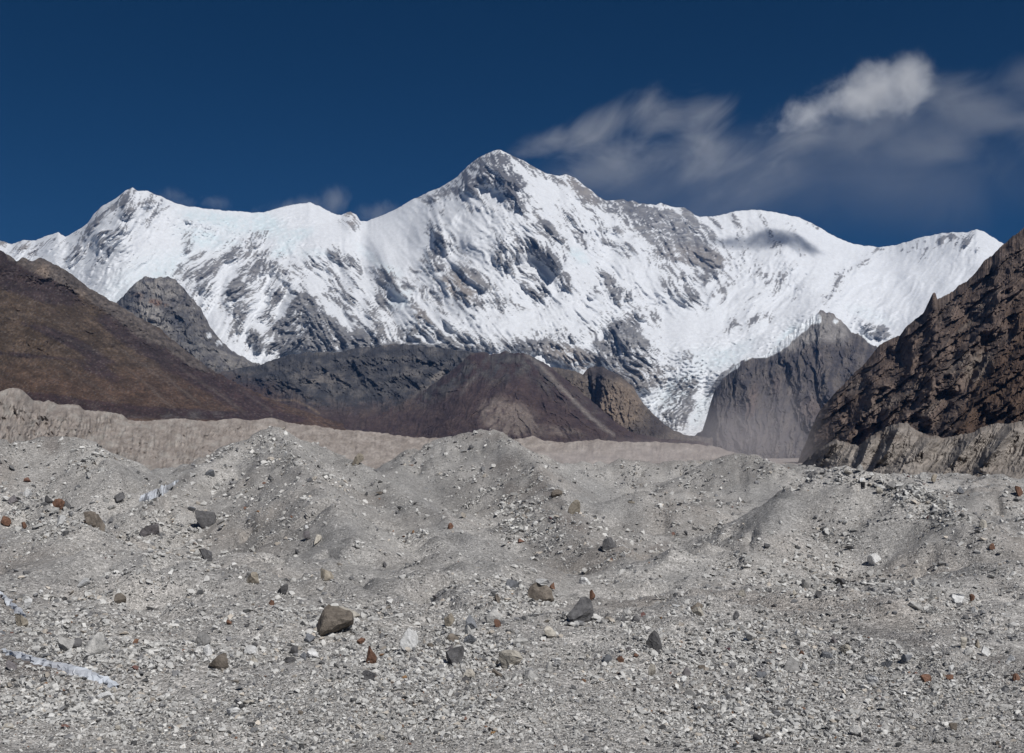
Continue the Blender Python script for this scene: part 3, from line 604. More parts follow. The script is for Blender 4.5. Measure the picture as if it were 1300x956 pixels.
def c_right(PX, ROW, SS):
    w = 12 * fbm(PX / 40, ROW / 40, 4, 130)
    n = fbm(PX / 14, ROW / 11, 5, 141, .62)
    st = fbm((ROW - .9 * PX + 2 * w) / 10, (PX + ROW) / 60, 5, 142, .6)
    rock = mixc(col3((.088, .064, .054), PX), col3((.195, .148, .124), PX), smooth(-.5, .6, .8 * n + .7 * st))
    grass = mixc(col3((.075, .048, .036), PX), col3((.105, .07, .05), PX), smooth(-.5, .5, n))
    g = ells(PX, ROW, [(1290, 490, 60, 50, -40, 1.0), (1250, 530, 40, 24, -30, .9), (1220, 420, 26, 14, -50, .5), (1180, 470, 20, 12, -40, .4), (1300, 400, 30, 30, -50, .6), (1150, 470, 16, 10, -40, .5), (1300, 530, 60, 12, 0, 1.0)])
    c = mixc(rock, grass, smooth(.3, .7, g + .3 * n))
    pale = np.clip(ells(PX, ROW, [(1230, 460, 30, 9, -20, .9), (1240, 472, 20, 10, -40, .8), (1250, 385, 22, 4, -40, .7), (1140, 505, 30, 5, -35, .6), (1110, 515, 16, 4, -40, .6), (1180, 520, 20, 5, -45, .5), (1200, 385, 10, 4, 30, .4), (1085, 490, 12, 8, -30, .5), (1225, 415, 30, 3, -40, .6)]), 0, 1) * smooth(-.4, .3, n + .2)
    c = mixc(c, col3((.24, .205, .175), PX), pale * .75)
    dk = np.clip(ells(PX, ROW, [(1265, 345, 24, 8, -45, .8), (1195, 400, 12, 16, 0, .5), (1210, 495, 6, 20, -10, .5)]), 0, 1)
    c = mixc(c, col3((.055, .045, .042), PX), dk * .7)
    return np.clip(c, .02, .5)
relief('right_hillside', 'steep dark brown rocky mountainside falling to the left, on the right', 'hill', 995, 1460, 370, 230,
       [(995, 612), (1005, 604), (1011, 592), (1018, 574), (1026, 554), (1038, 525), (1050, 510), (1067, 492), (1085, 474), (1101, 458), (1110, 446), (1117, 437), (1130, 431), (1143, 425), (1152, 414), (1159, 407), (1172, 398), (1179, 384), (1184, 374), (1187, 371), (1190, 380), (1197, 376), (1205, 373), (1212, 368), (1218, 362), (1226, 357), (1235, 350), (1243, 339), (1250, 331), (1260, 324), (1268, 315), (1276, 308), (1288, 298), (1300, 289), (1340, 262), (1460, 190)],
       [(995, 618), (1100, 620), (1460, 620)], [(995, 2050), (1100, 2000), (1184, 1950), (1300, 1900), (1460, 1850)], [(995, 1900), (1030, 1650), (1100, 1350), (1200, 1050), (1300, 860), (1460, 760)], .82, f_right, c_right, near_m, jag=(3.0, 12.0), back=(6, 420, .9), seed=11)

# ------------------------------------------------------------------ lateral moraine walls
mor_m = tint_mat('moraine_silt', (12.0, 3.0, .8), .14, .6, .8, .95)
def f_wall(PX, ROW, SS):
    w = 5 * fbm(PX / 22, ROW / 22, 3, 150)
    return (smooth(1, .85, SS) * .8 + .2) * (9 * ridged((PX + w) / 12, ROW / 60, 5, 151, .6) + 5 * ridged((PX + w) / 5, ROW / 22, 3, 152) + 12 * fbm(PX / 60, ROW / 30, 3, 153))
def c_wall(PX, ROW, SS):
    n = fbm(PX / 18, ROW / 8, 5, 161, .6)
    c = mixc(col3((.255, .222, .200), PX), col3((.35, .312, .285), PX), smooth(-.5, .5, n))
    g = smooth(.0, .4, n) * smooth(420, 120, PX)
    return np.clip(mixc(mixc(c, col3((.33, .315, .29), PX), g * .6), col3((.19, .165, .15), PX), .55 * smooth(.1, .5, fbm(PX / 5, ROW / 26, 4, 165, .65)) + .35 * smooth(.2, .5, fbm(PX / 30, ROW / 3, 3, 166))), .05, .5)
relief('moraine_wall', 'pale pinkish moraine wall running along the far edge of the rubble', 'moraine', -140, 1060, 560, 36,
       [(-140, 470), (0, 497), (8, 494), (20, 492), (30, 496), (42, 508), (55, 510), (62, 508), (75, 514), (88, 513), (100, 514), (108, 521), (130, 522), (155, 526), (163, 533), (185, 535), (200, 533), (230, 531), (260, 535), (280, 533), (300, 531), (320, 534), (345, 530), (372, 538), (400, 540), (425, 545), (460, 547), (480, 549), (520, 555), (560, 556), (600, 558), (640, 560), (665, 556), (676, 553), (690, 559), (720, 562), (745, 559), (760, 558), (785, 561), (830, 561), (870, 563), (905, 566), (930, 574), (960, 583), (1060, 600)],
       [(-140, 604), (0, 604), (450, 602), (1060, 606)], [(-140, 640), (0, 700), (200, 900), (450, 1300), (700, 1700), (900, 2000), (1060, 2200)], [(-140, 540), (0, 590), (200, 770), (450, 1120), (700, 1500), (900, 1800), (1060, 2050)], 1.0, f_wall, c_wall, mor_m, jag=(2.0, 9.0), back=(4, 60, .35), seed=12)

def f_scarp(PX, ROW, SS):
    w = 4 * fbm(PX / 16, ROW / 16, 3, 170)
    a = PX + .55 * (ROW - 560) + w
    up = smooth(.25, .7, SS) * (smooth(1, .93, SS) * .6 + .4)
    left = seglines(PX, ROW, [[(1058, 558, 30), (1030, 592, 24)], [(1105, 556, 26), (1095, 585, 26), (1082, 606, 12)], [(1140, 545, 30), (1128, 572, 30), (1105, 598, 10)], [(1190, 548, 28), (1170, 572, 26), (1150, 590, 8)], [(1245, 548, 26), (1222, 574, 26), (1200, 596, 8)], [(1285, 545, 26), (1258, 578, 26), (1235, 605, 8)]], 13)
    return up * (1.25 * left + 11 * ridged(a / 17, ROW / 70, 5, 171) + 3.5 * ridged(a / 6, ROW / 26, 3, 172)) + 4 * fbm(PX / 20, ROW / 12, 4, 173) + 1.2 * fbm(PX / 4, ROW / 3, 3, 174)
def c_scarp(PX, ROW, SS):
    n = fbm(PX / 14, ROW / 8, 5, 181, .6)
    c = mixc(col3((.20, .178, .160), PX), col3((.32, .288, .26), PX), smooth(-.5, .5, n))
    top = smooth(.9, .98, SS) * smooth(-.2, .3, n)
    c = mixc(c, col3((.10, .07, .052), PX), top * .5)
    dk = np.clip(ells(PX, ROW, [(1125, 553, 20, 6, 15, .9), (1190, 552, 30, 4, 0, .6), (1240, 600, 50, 12, 0, .35)]), 0, 1)
    return np.clip(mixc(c, col3((.12, .09, .072), PX), dk * .7), .03, .5)
relief('eroded_moraine', 'gullied tan moraine scarp at the foot of the right mountainside', 'moraine', 1000, 1460, 400, 95,
       [(1000, 604), (1012, 596), (1024, 583), (1040, 570), (1052, 562), (1062, 558), (1075, 562), (1090, 566), (1102, 556), (1115, 548), (1128, 541), (1142, 537), (1152, 537), (1162, 546), (1178, 552), (1200, 556), (1218, 552), (1235, 549), (1250, 541), (1265, 537), (1280, 538), (1300, 534), (1340, 530), (1460, 520)],
       [(1000, 628), (1100, 634), (1200, 644), (1460, 652)], [(1000, 900), (1060, 760), (1150, 680), (1300, 620), (1460, 580)], [(1000, 780), (1060, 600), (1150, 500), (1300, 430), (1460, 380)], .9, f_scarp, c_scarp, mor_m, jag=(2.4, 8.0), back=(4, 40, .3), seed=13)

# ------------------------------------------------------------------ the debris covered glacier
BASE = [(0, -9.3), (33, -9.3), (45, -9.5), (62, -9.8), (80, -10.3), (100, -11.2), (130, -12.4), (170, -12.6), (220, -11.6), (300, -9.8), (450, -6.4), (700, -4.0), (1000, -2.0), (2000, 4.0), (4000, 18.0), (7000, 60.0)]
# crest lines of the rubble mounds: (column, row, distance), flank slope
CRESTS = [
    ([(345, 543, 262), (352, 548, 250), (400, 612, 185), (455, 676, 140)], .50),
    ([(345, 543, 262), (290, 566, 245), (235, 604, 220), (190, 640, 190)], .50),
    ([(345, 543, 262), (395, 562, 250), (440, 585, 235), (500, 622, 208), (560, 657, 176), (610, 690, 150)], .46),
    ([(520, 575, 330), (560, 556, 322), (592, 547, 316), (625, 547, 312), (645, 556, 300), (680, 590, 270), (715, 632, 225), (745, 668, 190)], .48),
    ([(520, 575, 330), (480, 615, 260), (500, 640, 215), (560, 690, 150)], .48),
    ([(915, 577, 380), (935, 573, 376), (955, 576, 370), (985, 592, 350)], .46),
    ([(740, 596, 430), (790, 583, 440), (840, 581, 440), (880, 588, 430)], .40),
    ([(1012, 628, 178), (1045, 603, 172), (1078, 592, 168), (1100, 591, 165), (1130, 598, 162), (1165, 612, 156), (1200, 632, 150), (1250, 668, 135)], .50),
    ([(1045, 603, 172), (1000, 640, 160), (960, 680, 140)], .5),
    ([(1215, 632, 250), (1260, 622, 255), (1330, 612, 260), (1500, 600, 270)], .45),
    ([(-80, 560, 215), (10, 556, 225), (55, 551, 228), (90, 553, 226), (118, 572, 218), (150, 598, 205)], .50),
    ([(-80, 610, 150), (0, 622, 150), (60, 640, 140), (110, 668, 120)], .42),
    ([(120, 700, 105), (170, 692, 108), (220, 702, 102)], .30),
    ([(900, 640, 230), (850, 640, 225), (800, 632, 235), (760, 640, 230)], .36),
    ([(470, 735, 96), (540, 728, 100), (600, 748, 90)], .28),
    ([(900, 770, 74), (960, 752, 80), (1050, 752, 82), (1130, 770, 76)], .22),
    ([(1120, 772, 74), (1200, 742, 86), (1290, 716, 96), (1420, 690, 105)], .30),
    ([(-60, 800, 60), (20, 822, 56), (80, 842, 52)], .25),
    ([(690, 640, 190), (720, 672, 165), (790, 700, 140), (820, 730, 120)], .42), ([(560, 712, 118), (600, 716, 116), (650, 735, 104)], .36),
    ([(330, 700, 120), (400, 712, 114), (450, 740, 98)], .3), ([(690, 800, 62), (760, 822, 58), (840, 815, 60)], .2), ([(250, 845, 50), (330, 850, 50), (430, 870, 46)], .2),
    ([(840, 588, 520), (900, 583, 540), (960, 584, 545), (1010, 588, 520), (1060, 598, 480), (1110, 606, 460)], .34), ([(640, 592, 500), (700, 588, 540), (760, 586, 560), (830, 590, 540)], .34), ([(200, 592, 420), (270, 588, 450), (340, 592, 430)], .3),
    ([(860, 700, 125), (905, 690, 130), (945, 700, 128)], .4)]
def crest_world():
    out = []
    for pts, sl in CRESTS:
        out.append(([tuple(at(*p)) for p in pts], sl))
    return out
CW = crest_world()
def ground_h(x, y):
    r = np.hypot(x, y)
    h = np.interp(r, [b[0] for b in BASE], [b[1] for b in BASE])
    wx = 5 * fbm(x / 34, y / 34, 3, 201) * np.clip(r / 150, .2, 1); wy = 5 * fbm(x / 34, y / 34, 3, 202) * np.clip(r / 150, .2, 1)
    roll = ridged(x / 58, y / 58, 3, 203) - .45
    h = h + 4.2 * roll * np.clip((r - 55) / 90, 0, 1) * np.clip((900 - r) / 400, 0, 1) - .6 * np.clip((r - 80) / 60, 0, 1)
    K = .75
    acc = np.exp(np.clip(h / K, -60, 60))
    for pts, sl in CW:
        best = np.full_like(h, -60.0)
        xs = [p[0] for p in pts]; ys = [p[1] for p in pts]
        R = 40
        m = (x > min(xs) - R) & (x < max(xs) + R) & (y > min(ys) - R) & (y < max(ys) + R)
        if not m.any(): continue
        xm = x[m] + .25 * wx[m]; ym = y[m] + .25 * wy[m]; bm = np.full(xm.shape, -60.0)
        for p, q in zip(pts[:-1], pts[1:]):
            dx, dy = q[0] - p[0], q[1] - p[1]
            t = np.clip(((xm - p[0]) * dx + (ym - p[1]) * dy) / (dx * dx + dy * dy), 0, 1)
            d = np.hypot(xm - p[0] - t * dx, ym - p[1] - t * dy)
            d = np.sqrt(d * d + .5) - .7
            bm = np.maximum(bm, p[2] + (q[2] - p[2]) * t - 1.12 * sl * d)
        best[m] = bm
        acc = acc + np.exp(np.clip(best / K, -60, 60))
    h = K * np.log(acc)
    rr = np.clip((r - 20) / 60, .15, 1)
    sl = ridged(x / 27 + 3 + .05 * wx, y / 27, 2, 215)
    h = h - 2.2 * smooth(.62, .95, sl) * rr * np.clip((r - 45) / 60, 0, 1)
    h = h + 1.5 * fbm(x / 17, y / 17, 3, 211) * rr + .85 * (ridged(x / 8 + wx * .1, y / 8, 3, 212) - .4) * rr + .16 * fbm(x / 2.4, y / 2.4, 3, 213)
    return np.maximum(h, -1.75 - .62 * np.maximum(r - 1.2, 0))      # the knoll the camera stands on
def project(x, y, z):
    yy = np.maximum(y, .01)
    return CX + F * x / yy, HOR - F * z / yy
# damp or silty patches, brown bands, and painted-in shade of undercut scar and ice-cliff recess: frame position of the patch, tilt, amount
STAIN_SHADE = [(25, 840, 34, 5, 12, .9), (85, 856, 36, 5, 10, .9), (128, 870, 18, 4, 25, .9), (15, 775, 20, 5, 42, .7), (236, 606, 14, 4, -25, 1.0), (200, 640, 26, 4, -18, .6),(1125, 806, 46, 8, 17, 1.0), (1165, 817, 24, 6, 12, .8), (1035, 795, 26, 6, 22, .6), (1260, 836, 40, 4, 0, .7), (945, 798, 40, 7, 4, .45), (718, 663, 30, 11, 18, .9), (835, 697, 18, 6, -25, .7), (700, 630, 24, 5, 38, .6), (575, 705, 28, 6, 18, .4), (640, 590, 24, 14, 10, .6), (648, 620, 10, 10, 0, .7), (610, 553, 34, 6, 0, .8), (490, 605, 16, 9, -30, .5), (65, 565, 12, 12, 40, .7), (10, 590, 14, 8, 40, .5), (800, 690, 30, 6, 10, .4), (675, 690, 12, 8, 20, .5), (700, 730, 16, 8, 0, .35), (60, 740, 46, 20, 10, .35), (40, 850, 60, 14, 8, .5), (770, 780, 20, 8, 5, .4), (1270, 745, 24, 8, 20, .4), (540, 742, 18, 8, 0, .35), (820, 585, 40, 6, 0, .5), (690, 800, 30, 14, 10, .25)]
FINE = [(520, 625, 60, 34, 20, .9), (985, 655, 40, 22, -30, 1.0), (970, 630, 40, 16, 20, .7), (420, 690, 50, 26, -30, .8), (200, 600, 60, 18, 0, .7), (600, 690, 60, 18, 20, .7), (590, 715, 40, 14, 15, .9), (470, 740, 50, 20, 0, .6), (600, 575, 50, 14, 0, .4), (740, 620, 40, 20, 40, .7), (780, 640, 40, 18, 20, .7), (240, 725, 60, 14, 10, .7), (60, 735, 60, 20, 0, .6), (1130, 680, 60, 14, 0, .35), (700, 815, 60, 16, 5, .45), (330, 850, 60, 10, 0, .5), (1125, 806, 60, 12, 15, .8), (860, 735, 50, 14, -20, .6), (1235, 640, 30, 14, 0, .7), (420, 585, 60, 18, 20, .4)]
COARSE = [(250, 915, 320, 36, 0, .7), (760, 920, 300, 34, 0, .75), (1150, 915, 260, 36, 0, .7), (80, 890, 120, 24, 0, .5), (1100, 605, 80, 20, 10, 1.0), (1150, 625, 70, 20, 25, .8), (220, 690, 60, 26, 20, .8), (60, 660, 60, 26, 10, .8), (350, 570, 40, 20, 0, .5), (500, 625, 40, 10, 35, .7), (120, 580, 20, 30, -20, .6), (260, 800, 200, 60, 0, .6), (540, 820, 120, 50, 0, .8), (800, 830, 120, 40, 0, .5), (1000, 830, 140, 40, 0, .5), (1040, 740, 80, 30, 10, .7), (660, 660, 50, 24, 20, .7), (640, 750, 80, 24, 25, .7), (100, 810, 80, 30, 10, .7), (1200, 860, 120, 24, 0, .7), (1180, 760, 60, 20, 20, .4)]
def ground_colour(x, y, z, px, row):
    n1 = fbm(x / 22, y / 22, 4, 221); n2 = fbm(x / 5, y / 5, 4, 222, .6)
    c = mixc(col3((.294, .281, .268), x), col3((.41, .396, .379), x), smooth(-.6, .6, n1 + .6 * n2))
    warm = smooth(.1, .6, fbm(x / 30 + 40, y / 30, 4, 223))
    c = mixc(c, col3((.31, .275, .245), x), warm * .5)
    vis = (y > 25) & (y < 640)
    stn_shade = np.where(vis, np.clip(ells(px, row, STAIN_SHADE) * (.75 + .8 * n2), 0, 1), 0)
    c = mixc(c, col3((.125, .102, .092), x), stn_shade * .8)  # damp and silt tone, with shade of undercut and recess painted in
    fi = np.where(vis, np.clip(ells(px, row, FINE), 0, 1), 0); co = np.where(vis, np.clip(ells(px, row, COARSE), 0, 1), 0)
    c = mixc(c, col3((.272, .268, .264), x), fi * .75)
    c = mixc(c, col3((.415, .40, .38), x), co * .6)
    far = smooth(620, 950, np.hypot(x, y))
    return mixc(c, col3((.30, .255, .225), x), far * .8)
th_in = np.arctan(np.linspace((-70 - CX) / F, (1370 - CX) / F, 560))
th_l = np.linspace(-math.pi, th_in[0], 46)[:-1]; th_r = np.linspace(th_in[-1], math.pi, 46)[1:]
th = np.concatenate([th_l, th_in, th_r])
rad = np.concatenate([np.geomspace(.6, 30, 22)[:-1], np.geomspace(30, 640, 255)[:-1], np.geomspace(640, 7000, 28)])
RR, TT = np.meshgrid(rad, th, indexing='ij')
GX = RR * np.sin(TT); GY = RR * np.cos(TT)
GZ = ground_h(GX, GY)
gpx, grow = project(GX, GY, GZ)
gcol = ground_colour(GX, GY, GZ, gpx, grow)
gV = np.stack([GX, GY, GZ], -1).reshape(-1, 3)
gV = np.concatenate([gV, [[0, 0, float(GZ[0].mean())]]]); gc = np.concatenate([gcol.reshape(-1, 3), [gcol[0, 0]]])
ground_m = tint_mat('rubble_ground', (9.0, 1.6, .35), .13, .75, .12, .95, pebbles=[(.42, .90, 1.18), (.2, .80, 1.38), (.1, .70, 1.50)])
gf = grid_faces(len(rad), len(th))
ground = link('ground', mesh_np('ground', gV, gf[:, ::-1], gc), ground_m)
tag(ground, 'grey debris covered glacier of rolling rubble mounds', 'ground', 'structure')

def ground_at(px, row, dmin=30.0, dmax=500.0):
    """first point of the ground seen in that column and row"""
    d = np.geomspace(dmin, dmax, 1400)
    x = (px - CX) / F * d; zr = (HOR - row) / F * d
    h = ground_h(x, d)
    k = np.nonzero(h >= zr)[0]
    if len(k) == 0: return None
    i = k[0]
    return np.array((x[i], d[i], h[i]))

# ------------------------------------------------------------------ rubble: tens of thousands of angular stones as one mesh
import bmesh
rng = np.random.default_rng(7)
def hull_variant(seed, n=11):
    r = random.Random(seed)
    bm = bmesh.new()
    for i in range(n):
        v = Vector((r.gauss(0, 1), r.gauss(0, 1), r.gauss(0, 1))).normalized()
        v = v * r.uniform(.8, 1.05)
        bm.verts.new((v.x * .55, v.y * .5, v.z * .38))
    res = bmesh.ops.convex_hull(bm, input=bm.verts)
    bmesh.ops.delete(bm, geom=[v for v in bm.verts if not v.link_faces], context='VERTS')
    bm.verts.index_update()
    V = np.array([v.co[:] for v in bm.verts]); Fc = np.array([[v.index for v in f.verts] for f in bm.faces])
    bm.free()
    return V, Fc
VARS = [hull_variant(100 + i, 10 if i < 6 else 6) for i in range(12)]
def rot_mats(n):
    yaw = rng.uniform(0, 2 * math.pi, n); p = rng.normal(0, .45, n); q = rng.normal(0, .45, n)
    cy, sy, cp, sp, cq, sq = np.cos(yaw), np.sin(yaw), np.cos(p), np.sin(p), np.cos(q), np.sin(q)
    O = np.zeros(n); I = np.ones(n)
    Rz = np.stack([cy, -sy, O, sy, cy, O, O, O, I], -1).reshape(n, 3, 3)
    Rx = np.stack([I, O, O, O, cp, -sp, O, sp, cp], -1).reshape(n, 3, 3)
    Ry = np.stack([cq, O, sq, O, I, O, -sq, O, cq], -1).reshape(n, 3, 3)
    return Rz @ Rx @ Ry
